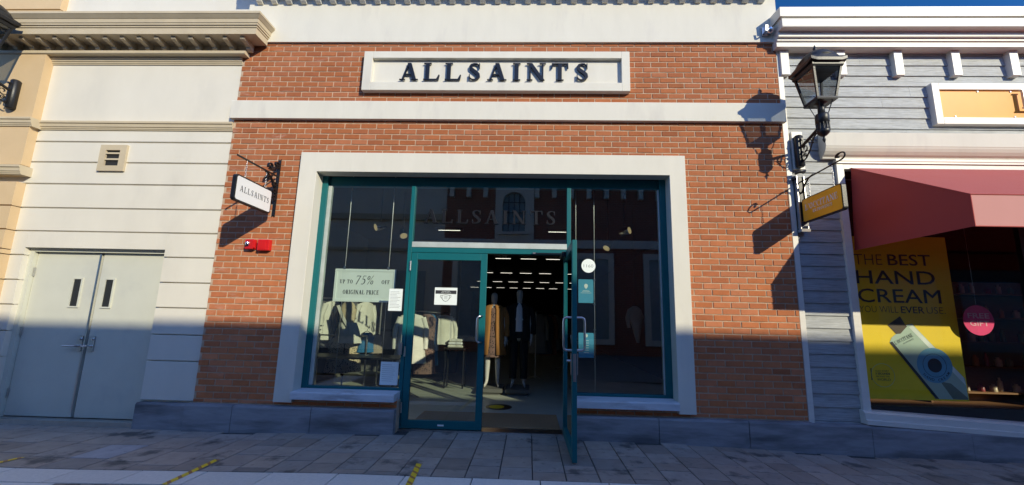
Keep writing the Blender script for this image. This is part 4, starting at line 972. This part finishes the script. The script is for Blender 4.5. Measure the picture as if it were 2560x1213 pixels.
# amber fascia sign
t = thing('fascia_sign', 'wide golden fascia sign in a white frame on the grey siding', 'sign', (7.2,.03,4.1))
w = MB(); rectring(w,5.048,9.35,3.845,4.400,5.135,9.26,3.935,4.312,-.020,.06); w.build('frame', M['whitepaint'], t, bevel=.004)
MB().box(5.132,9.263,.004,.05,3.93,4.315).build('panel', M['gold'], t)
for kx,kz in ((5.30,3.955),(5.62,4.295),(6.02,3.955),(6.02,4.295)): MB().cyl((kx,-.004,kz),(kx,.006,kz),.008).build('screw', M['chrome'], t)
x = 6.075
for k, ch in enumerate("L'OCCITANE"):
    b = MB(); ad = glyph_prisms(b, ch, (x,-.035,4.045), X, Z, .25 if k in (0,2) else .215, .025, xs=.85, wt=1.0); b.build('letter', M['silver'], t); x += ad+.025

# ------------------------------------------------------------------ awning
aw = thing('shop_awning', 'dark red fabric awning sloping out over the right hand display window', 'awning', (6.5,0,2.8))
ax0, ax1 = 3.952, 10.2
yA, zA, yB, zB, zC = .008, 3.262, -1.225, 2.522, 2.228
def grid(p00, p10, p11, p01, n, m_, sag=0):
    b = MB(); P = [Vector(p) for p in (p00,p10,p11,p01)]; nn = (P[1]-P[0]).cross(P[3]-P[0]).normalized(); vs = []
    for j in range(m_+1):
        for i in range(n+1):
            u, v = i/n, j/m_; q = (P[0]*(1-u)+P[1]*u)*(1-v)+(P[3]*(1-u)+P[2]*u)*v
            q += nn*sag*math.sin(PI*u)*math.sin(PI*v)*(1+.4*math.sin(9*u)); vs.append(q)
    b.faces(vs, [(j*(n+1)+i, j*(n+1)+i+1, (j+1)*(n+1)+i+1, (j+1)*(n+1)+i) for j in range(m_) for i in range(n)], True); return b
grid((ax0,yA,zA),(ax1,yA,zA),(ax1,yB,zB),(ax0,yB,zB),30,10,.012).build('canopy', M['awning'], aw, recalc=False)
grid((ax0,yB,zB),(ax1,yB,zB),(ax1,yB+.004,zC),(ax0,yB+.004,zC),30,3,.003).build('valance', M['valance'], aw, recalc=False)
MB().poly([(ax0,yA,zA),(ax0,yB,zB),(ax0,yB+.004,zC),(ax0,.09,2.24)]).build('side_panel', M['awning'], aw, recalc=False)
MB().tube([(ax0,yA,zA),(ax0,yB,zB),(ax0,yB+.004,zC)], .006, 6).tube([(ax0,yB,zB),(ax1,yB,zB)], .006, 6).tube([(ax0,yB+.004,zC),(ax1,yB+.004,zC)], .006, 6).build('hem', M['awning'], aw)
MB().cyl((ax0+.03,yA,zA-.03),(ax0+.03,yB+.03,zB-.03),.014).cyl((ax0+.03,yB+.03,zB-.03),(ax1,yB+.03,zB-.03),.014).cyl((ax0+.03,.05,2.27),(ax0+.03,yB+.03,zC+.03),.014).build('frame', M['dark'], aw)

# ------------------------------------------------------------------ wall lanterns
def spiral(c, r0, r1, a0, turns, yz=True, n=22):
    pts = []
    for i in range(n+1):
        t = i/n; a = a0+turns*2*PI*t; r = r0+(r1-r0)*t
        pts.append((c[0], c[1]+r*math.cos(a), c[2]+r*math.sin(a)))
    return pts
def lantern(px, py, pz, label):
    t = thing('wall_lantern', label, 'wall lamp', (px, py, pz), 'black cast iron wall lanterns')
    w = MB()
    w.tube([(px,py-.035,pz-.205),(px,py-.035,pz-.19),(px,py-.035,pz+.19),(px,py-.035,pz+.205)], [.036,.050,.050,.036], 18)
    for k in (-1,0,1): w.box(px+k*.026-.005,px+k*.026+.005,py-.093+abs(k)*.012,py-.08,pz-.15,pz+.15)
    w.build('wall_plate', M['dark'], t)
    for zz in (-.13,.13): MB().cyl((px,py-.09,pz+zz),(px,py-.112,pz+zz),.014).build('bolt', M['dark'], t)
    ly = py-.45; az = pz+.05
    MB().cyl((px,py-.06,az-.02),(px,ly,az+.10),.018).build('arm', M['dark'], t)
    s = MB(); s.bar(spiral((px,py-.14,az-.055),.062,.012,PI*.35,-1.3),.016,.008,X); s.bar(spiral((px,py-.26,az+.0),.045,.010,PI*1.3,1.2),.016,.008,X)
    s.bar([(px,py-.08,pz-.16),(px,py-.15,pz-.13),(px,py-.22,pz-.06),(px,py-.30,az+.01),(px,py-.38,az+.055)],.016,.009,X)
    s.bar(spiral((px,py-.13,pz-.09),.030,.006,0,1.3),.014,.007,X)
    s.build('scrollwork', M['dark'], t)
    c = (px, ly, az)
    w = MB(); w.lathe(c,[(.0,-.135),(.012,-.11),(.018,-.09),(.010,-.07),(.012,-.055),(.03,-.045),(.056,-.02),(.068,.01),(.060,.02),(.060,.10),(.068,.105),(.068,.20),(.060,.215),(.036,.23),(.032,.33),(.07,.345)],20)
    for k in range(12):
        a = 2*PI*k/12; w.cyl((px+.061*math.cos(a),ly+.061*math.sin(a),az+.02),(px+.061*math.cos(a),ly+.061*math.sin(a),az+.10),.006,6)
    w.build('lamp_socket', M['dark'], t)
    zb = az+.345; q = MB()
    for sx, sy in ((1,1),(1,-1),(-1,1),(-1,-1)): q.bar([(px+sx*.045,ly+sy*.045,az+.215),(px+sx*.06,ly+sy*.06,az+.28),(px+sx*.08,ly+sy*.08,zb+.01)],.012,.008,(sx,-sy,0))
    q.build('support', M['dark'], t)
    # glazed body: tapered square lantern
    hb, ht, H = .100, .155, .40
    f = MB(); f.lathe((px,ly,zb),[(hb+.012,-.0),(hb+.016,.015),(hb+.012,.035)],sq=True)
    for sx, sy in ((1,1),(1,-1),(-1,1),(-1,-1)): f.bar([(px+sx*hb,ly+sy*hb,zb+.02),(px+sx*ht,ly+sy*ht,zb+H)],.022,.022,X)
    f.lathe((px,ly,zb+H),[(ht+.010,-.03),(ht+.020,-.01),(ht+.022,.012),(ht+.0,.02)],sq=True)
    f.build('lantern_frame', M['dark'], t)
    gl = MB()
    for k in range(4):
        a = PI/2*k; cs, sn = round(math.cos(a)), round(math.sin(a))
        def rp(u, d, z): return (px+d*cs-u*sn, ly+d*sn+u*cs, z)
        gl.poly([rp(-hb+.008,hb-.003,zb+.035),rp(hb-.008,hb-.003,zb+.035),rp(ht-.01,ht-.006,zb+H-.03),rp(-ht+.01,ht-.006,zb+H-.03)])
    gl.build('lantern_glass', M['lampglass'], t, recalc=False)
    # roof: square eave with upturned tips rising to a dome, then finial
    zr = zb+H+.015; rf = MB(); n = 32; rows = []
    for (r, z, p) in ((.196,.0,9),(.204,.006,9),(.204,.040,9),(.190,.055,6),(.180,.095,4),(.162,.145,3),(.130,.190,2.2),(.085,.222,2),(.055,.236,2),(.030,.243,2),(.016,.25,2)):
        ring = []
        for k in range(n):
            a = 2*PI*k/n+PI/n*0; ca, sa = math.cos(a), math.sin(a); d = (abs(ca)**p+abs(sa)**p)**(-1/p)
            tip = max(0, (abs(math.sin(2*a))-.93)/.07)*(.022 if r > .18 else 0)
            ring.append((px+r*d*ca*(1+tip*2.5), ly+r*d*sa*(1+tip*2.5), zr+z+tip))
        rows += ring
    m_ = len(rows)//n; rf.faces(rows, [(i*n+k,i*n+(k+1)%n,(i+1)*n+(k+1)%n,(i+1)*n+k) for i in range(m_-1) for k in range(n)], False)
    rf.faces(rows[:n],[tuple(range(n))]); rf.lathe((px,ly,zr+.085),[(.172,.022),(.184,.030),(.168,.044)],24)
    rf.build('lantern_roof', M['dark'], t)
    MB().lathe((px,ly,zr+.245),[(.018,0),(.024,.012),(.014,.022),(.020,.035),(.020,.045),(.009,.070),(.003,.09),(0,.095)],14).build('finial', M['dark'], t)
    return t
lantern(3.315, .0, 3.455, 'black cast iron lantern on the white trim of the grey building')
lantern(-6.93, -.078, 4.12, 'black cast iron lantern on the tan pilaster at the far left')

# ------------------------------------------------------------------ hanging blade signs
def chain(mb, p0, p1, r=.011):
    p0, p1 = Vector(p0), Vector(p1); L_ = (p1-p0).length; n = max(2, int(L_/(r*2.6))); 
    mb.cyl(p0, p0+(p1-p0)*.22, .0025, 6)
    s0 = p0+(p1-p0)*.22
    for k in range(n):
        c = s0+(p1-s0)*((k+.5)/n); h_ = (p1-s0).length/n*.58; ax = Vector((1,0,0)) if k % 2 else Vector((0,1,0))
        mb.tube([c+Vector((0,0,h_*math.cos(a)))+ax*(r*.62*math.sin(a)) for a in [i*PI/5 for i in range(10)]], .0024, 5, closed=True)
    return mb
def rrect(y0, y1, z0, z1, r, x):
    pts = []
    for cy, cz, a0 in ((y1-r,z1-r,0),(y0+r,z1-r,PI/2),(y0+r,z0+r,PI),(y1-r,z0+r,PI*1.5)):
        for i in range(6): a = a0+PI/2*i/5; pts.append((x, cy+r*math.cos(a), cz+r*math.sin(a)))
    return pts
# left, white
bx = -3.265
t = thing('sign_bracket', 'black wrought iron scroll bracket with notched strap on the brick', 'bracket', (bx, 0, 2.9), 'wrought iron sign brackets')
MB().slab([(bx-.018,-.012,2.525),(bx,-.012,2.545),(bx+.018,-.012,2.525),(bx+.018,-.012,3.295),(bx,-.012,3.272),(bx-.018,-.012,3.295)],(0,.011,0)).build('wall_strap', M['dark'], t)
MB().bar([(bx,-.01,3.055),(bx,-.72,3.045)],.010,.020,X).build('arm', M['dark'], t)
s = MB()
s.bar(spiral((bx,-.060,3.20),.048,.010,-PI*.55,1.25),.028,.012,X); s.bar(spiral((bx,-.165,3.135),.050,.010,PI*1.2,-1.2),.028,.012,X); s.bar(spiral((bx,-.06,2.86),.045,.008,PI*.55,-1.25),.028,.012,X)
s.bar(spiral((bx,-.19,2.97),.042,.009,PI*.2,1.2),.028,.012,X); s.bar(spiral((bx,-.055,2.77),.040,.008,-PI*.5,1.2),.028,.012,X); s.bar(spiral((bx,-.06,2.94),.032,.009,PI,1.3),.028,.012,X)
s.bar([(bx,-.012,3.23),(bx,-.07,3.16),(bx,-.13,3.10),(bx,-.19,3.095)],.028,.012,X); s.bar([(bx,-.012,2.80),(bx,-.05,2.90),(bx,-.12,2.98),(bx,-.22,3.04)],.028,.012,X)
s.bar([(bx,-.012,2.95),(bx,-.08,2.96),(bx,-.15,3.0),(bx,-.24,3.045)],.028,.012,X)
s.build('scrollwork', M['dark'], t)
for zz in (3.22,3.0,2.62): MB().cyl((bx,-.012,zz),(bx,-.02,zz),.008).build('bolt', M['dark'], t)
t = thing('hanging_sign', 'white hanging sign with black rim and serif name over the brick', 'hanging sign', (bx,-.4,2.65))
ya, yb2, za, zb2 = -.715, -.105, 2.535, 2.835
MB().slab(rrect(ya,yb2,za,zb2,.035,bx-.022),(.044,0,0)).build('rim', M['black'], t, bevel=.003)
MB().slab(rrect(ya+.018,yb2-.018,za+.018,zb2-.018,.022,bx-.0245),(.049,0,0)).build('face_panel', M['white_sign'], t)
sz = .068; tw = serif_width('ALLSAINTS', sz, .2, 1.0); k_ = .47/tw
for nx, R_, ys in ((bx+.0246,(0,1,0),ya+.07),(bx-.0246,(0,-1,0),yb2-.07)):
    b = MB(); serif_text(b,'ALLSAINTS',(nx,ys,2.655),R_,Z,sz,.001,.2,k_,.95); b.build('lettering', M['ink'], t, recalc=False)
for yy, nm_ in ((-.56,0),(-.22,1)): chain(MB(),(bx,yy,3.04),(bx,yy,zb2)).build('chain', M['steel'], t)
# right, amber: silver wall channel with a long curled bar
bx = 3.30
t = thing('sign_bracket', 'silver wall channel with long curled black bar on the grey building', 'bracket', (bx, .03, 2.8), 'wrought iron sign brackets')
MB().box(bx-.055,bx-.046,-.045,.04,2.47,3.13).box(bx+.030,bx+.039,-.045,.04,2.47,3.13).box(bx-.046,bx+.030,.0,.04,2.47,3.13).build('wall_channel', M['steel'], t)
MB().tube([(bx-.075,-.045,3.165),(bx-.03,-.07,3.18),(bx+.035,-.06,3.19),(bx+.05,-.02,3.19)],.022,10).tube([(bx-.10,-.02,3.10),(bx-.06,-.05,3.10)],.024,10).build('top_cap', M['dark'], t)
MB().box(bx-.06,bx+.045,-.06,.04,2.43,2.465).box(bx-.03,bx+.03,-.058,-.0,2.50,2.56).build('foot', M['chrome'], t)
MB().box(bx-.032,bx+.016,-.035,-.001,2.56,3.12).build('inner_strap', M['dark'], t, bevel=.004)
az = 3.075
MB().tube([(bx-.008,-.03,az-.155),(bx-.008,-.06,az-.155),(bx-.008,-.10,az-.08),(bx-.008,-.18,az-.02),(bx-.008,-.26,az+.0)],[.014,.013,.011,.010,.008],8).build('brace', M['dark'], t)
pts = [(bx,.0,az-.015),(bx,-.35,az-.005),(bx,-.66,az+.005)]+[(bx,-.66-.065*math.sin(a),az+.005+.04-.04*math.cos(a)) for a in [i*PI/8 for i in range(1,12)]]+[(bx,-.64,az+.045)]
MB().tube(pts,[.0085]*(len(pts)-4)+[.012,.013,.013,.012],8).build('arm', M['dark'], t)
t = thing('hanging_sign', 'amber hanging sign with white serif name and dark rim by the lantern', 'hanging sign', (bx,-.4,2.6))
ya, yb2, za, zb2 = -.665, -.048, 2.535, 2.825
MB().slab(rrect(ya,yb2,za,zb2,.030,bx-.024),(.048,0,0)).build('rim', M['dark'], t, bevel=.003)
MB().slab(rrect(ya+.012,yb2-.012,za+.012,zb2-.012,.022,bx-.0265),(.053,0,0)).build('face_panel', M['amber'], t)
sz = .072; tw = serif_width("L'OCCITANE", sz, .06, .9); k_ = .9*.50/tw
for nx, R_, ys in ((bx-.0266,(0,-1,0),yb2-.055),(bx+.0266,(0,1,0),ya+.055)):
    b = MB(); serif_text(b,"L'OCCITANE",(nx,ys,2.675),R_,Z,sz,.002,.06,k_,.85); s_ = serif_width('EN PROVENCE',.034,.06,.9)
    serif_text(b,'EN PROVENCE',Vector((nx,ys,2.622))+Vector(R_)*.12,R_,Z,.034,.002,.06,.9*.30/s_*1.0,.85)
    b.build('lettering', M['white_sign'], t, recalc=False)
for yy in (-.535,-.165): chain(MB(),(bx,yy,az),(bx,yy,zb2)).build('chain', M['steel'], t)

# ------------------------------------------------------------------ things on the paving
def tape(pts, wd, label):
    b = MB(); vs = []; P = [Vector(p) for p in pts]
    for i, p in enumerate(P): vs += [(p.x-wd/2, p.y, gz(p.x)+.003), (p.x+wd/2, p.y, gz(p.x)+.003)]
    b.faces(vs, [(2*i,2*i+1,2*i+3,2*i+2) for i in range(len(P)-1)]); o = b.build('floor_tape', M['tape'], recalc=False); tag(o, label, 'floor tape', 'yellow and brown distance tapes on the paving')
tape([(-.975,-.955,0),(-.955,-1.15,0),(-.93,-1.40,0),(-.915,-1.75,0)],.052,'striped yellow floor tape in front of the closed teal door')
tape([(-2.85,-.955,0),(-2.84,-1.2,0),(-2.83,-1.51,0)],.052,'striped yellow floor tape crossing the pale band left of the shopfront')
tape([(-4.66,-1.0,0),(-4.69,-1.12,0),(-4.72,-1.50,0)],.050,'striped yellow floor tape in front of the grey service doors')
b = MB(); b.poly([(2.49,-1.07,gz(2.5)+.004),(2.53,-1.05,gz(2.5)+.012),(2.57,-1.075,gz(2.5)+.006),(2.60,-1.12,gz(2.5)+.004),(2.55,-1.13,gz(2.5)+.010),(2.51,-1.115,gz(2.5)+.005)])
tag(b.build('fallen_leaf', M['leaf']), 'small yellow fallen leaf on the dark paving at lower right', 'leaf')

# ------------------------------------------------------------------ buildings across the street (behind the camera, mirrored in the glass)
YO = -11.0
def oppbrick():
    m, nt, b = nodes('far_brick'); L = nt.links
    g = N(nt, 'ShaderNodeNewGeometry'); s = N(nt, 'ShaderNodeSeparateXYZ'); L.new(g.outputs['Position'], s.inputs[0]); c = N(nt, 'ShaderNodeCombineXYZ'); L.new(s.outputs[0], c.inputs[0]); L.new(s.outputs[2], c.inputs[1])
    t = N(nt, 'ShaderNodeTexBrick', Scale=1.0); L.new(c.outputs[0], t.inputs['Vector'])
    t.inputs['Brick Width'].default_value = .21; t.inputs['Row Height'].default_value = .074; t.inputs['Mortar Size'].default_value = .006
    t.inputs['Color1'].default_value = (.34,.10,.06,1); t.inputs['Color2'].default_value = (.26,.07,.045,1); t.inputs['Mortar'].default_value = (.35,.30,.25,1)
    L.new(t.outputs[0], b.inputs['Base Color']); b.inputs['Roughness'].default_value = .9; return m
OB = oppbrick()
ob = thing('building_across_street', 'brick and cream shop building across the street mirrored in the shop glass', 'building', (0, YO-2, 0))
w = MB(); w.box(-3.6,-1.50,YO-5,YO,0,7.0); w.box(.12,9.5,YO-5,YO,0,7.0); w.build('brick_wall', OB, ob)
w = MB(); w.box(-1.50,.12,YO-5,YO+.12,0,4.9); w.box(-1.50,-1.20,YO-5,YO+.12,4.9,7.2); w.box(-.26,.12,YO-5,YO+.12,4.9,7.2)
arc = [(-1.20,YO+.12,7.2),(-.26,YO+.12,7.2),(-.26,YO+.12,6.15)]+[(-.73+.47*math.cos(a),YO+.12,6.15+.47*math.sin(a)) for a in [i*PI/10 for i in range(1,10)]]+[(-1.20,YO+.12,6.15)]
w.slab(arc,(0,-1,0)); w.build('cream_bay', M['cream'], ob)
M['skypane'] = mat('far_window', (.26,.35,.38), .25, bump=0)
MB().box(-1.25,-.20,YO-.12,YO-.08,4.9,6.75).build('arched_window', M['skypane'], ob)
w = MB()
for xx in (-1.20,-.96,-.73,-.50,-.27): w.box(xx-.015,xx+.015,YO-.07,YO-.03,4.9,6.6)
for zz in (5.3,5.75,6.2): w.box(-1.2,-.26,YO-.065,YO-.035,zz-.015,zz+.015)
w.build('glazing_bars', M['dark'], ob)
MB().box(-1.35,-.1,YO+.12,YO+.25,4.78,4.9).build('window_sill', M['white'], ob)
w = MB(); w.profx([(YO-5,6.95),(YO+.12,6.95),(YO+.12,7.1),(YO+.35,7.15),(YO+.42,7.42),(YO+.42,7.50),(YO-5,7.50)],-3.7,9.6); w.build('cornice', M['white'], ob)
m0 = MB().box(-3.45,-3.27,YO,YO+.22,6.35,6.95).build('cornice_bracket', M['white'], ob)
for k in range(1, 18):
    if -3.45+.72*k > -1.7 and -3.45+.72*k < .1: continue
    c = m0.copy(); col.objects.link(c); c.parent = ob; c.location = (.72*k, 0, 0)
MB().box(-3.6,-1.5,YO,YO+.1,4.25,4.6).box(.12,9.5,YO,YO+.1,4.25,4.6).build('string_course', M['white'], ob)
for (a, c) in ((-3.2,-1.8),(1.0,3.4),(4.6,8.4)):
    w = MB(); rectring(w,a,c,.4,4.05,a+.22,c-.22,.62,3.8,YO,YO+.12); w.build('window_surround', M['white'], ob)
    MB().box(a+.22,c-.22,YO+.002,YO+.03,.62,3.8).build('shop_window', M['skypane'], ob)
oc = thing('cream_building_across_street', 'cream stucco building across the street left of the brick one', 'building', (-12, YO-2, 0))
MB().box(-22,-3.6,YO-5,YO-.02,0,7.35).build('wall', M['cream'], oc)
w = MB(); w.profx([(YO-5,7.3),(YO+.35,7.32),(YO+.42,7.5),(YO-5,7.5)],-22,-3.7); w.box(-22,-3.61,YO-.02,YO+.14,5.35,5.6); w.box(-22,-3.61,YO-.02,YO+.10,4.0,4.15); w.build('cornice', M['tantrim'], oc)
for k in range(8): MB().box(-21+2.2*k,-19.7+2.2*k,YO-.015,YO+.03,.5,3.2).build('shop_window', M['skypane'], oc)
od_ = thing('brick_building_across_street', 'second brick building across the street with white cornice', 'building', (22, YO-2, 0))
MB().box(9.5,40,YO-5,YO-.02,0,7.3).build('wall', OB, od_)
MB().profx([(YO-5,7.3),(YO+.35,7.32),(YO+.42,7.5),(YO-5,7.5)],9.6,40).build('cornice', M['white'], od_)
for k in range(8): MB().box(10.5+3.2*k,12.8+3.2*k,YO-.015,YO+.03,.5,3.2).build('shop_window', M['skypane'], od_)

# ------------------------------------------------------------------ light, sky, camera
sd = Vector((.885, -1, .594)).normalized()
el = math.asin(sd.z); az_ = math.atan2(sd.x, sd.y)
L_ = bpy.data.lights.new('sun', 'SUN'); L_.energy = 4.45; L_.angle = math.radians(.53); L_.color = (1, .915, .68)
so = bpy.data.objects.new('sun', L_); col.objects.link(so); so.rotation_euler = sd.to_track_quat('Z', 'Y').to_euler(); so.location = (10,-12,9)
wd = bpy.data.worlds.new('World'); scene.world = wd; wd.use_nodes = True; nt = wd.node_tree
bg = nt.nodes['Background']; sk = nt.nodes.new('ShaderNodeTexSky'); sk.sky_type = 'NISHITA'; sk.sun_disc = False
sk.sun_elevation = el; sk.sun_rotation = az_; sk.altitude = 300; sk.air_density = 1.0; sk.dust_density = .1; sk.ozone_density = 5.0
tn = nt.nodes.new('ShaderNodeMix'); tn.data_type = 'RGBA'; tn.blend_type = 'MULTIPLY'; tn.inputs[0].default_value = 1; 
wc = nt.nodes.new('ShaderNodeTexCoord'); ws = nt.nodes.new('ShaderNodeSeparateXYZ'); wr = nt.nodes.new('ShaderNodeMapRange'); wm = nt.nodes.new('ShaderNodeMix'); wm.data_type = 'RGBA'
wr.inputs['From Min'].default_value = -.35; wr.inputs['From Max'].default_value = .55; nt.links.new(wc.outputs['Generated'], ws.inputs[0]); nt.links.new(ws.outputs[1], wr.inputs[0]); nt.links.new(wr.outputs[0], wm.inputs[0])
wm.inputs[6].default_value = (1.45, 1.58, 2.0, 1); wm.inputs[7].default_value = (.19, .60, .94, 1)      # sky tinted brighter behind the camera as added fill, darker ahead
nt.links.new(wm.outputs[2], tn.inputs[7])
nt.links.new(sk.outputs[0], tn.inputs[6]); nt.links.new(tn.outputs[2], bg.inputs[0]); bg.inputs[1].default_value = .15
cam = bpy.data.cameras.new('camera'); co = bpy.data.objects.new('camera', cam); col.objects.link(co); scene.camera = co
cam.sensor_fit = 'HORIZONTAL'; cam.sensor_width = 36; cam.lens = 36*982.83/2560; cam.shift_x = -14.33/2560; cam.shift_y = 34.85/2560; cam.clip_start = .05; cam.clip_end = 900
f = Vector((-0.03214026, 0.98687357, 0.15826423)); r = Vector((0.9993215, 0.0288799, 0.02285823)); u = Vector((-0.01798753, -0.15889151, 0.98713218))
mt = Matrix((r, u, -f)).transposed().to_4x4(); mt.translation = (0, -4.74972977, 1.31394792); co.matrix_world = mt
scene.view_settings.view_transform = 'Standard'; scene.view_settings.look = 'None'; scene.view_settings.exposure = 0
scene.cycles.use_denoising = True; scene.cycles.max_bounces = 8; scene.cycles.transparent_max_bounces = 16
scene.cycles.sample_clamp_indirect = 6; scene.cycles.caustics_reflective = False; scene.cycles.caustics_refractive = False
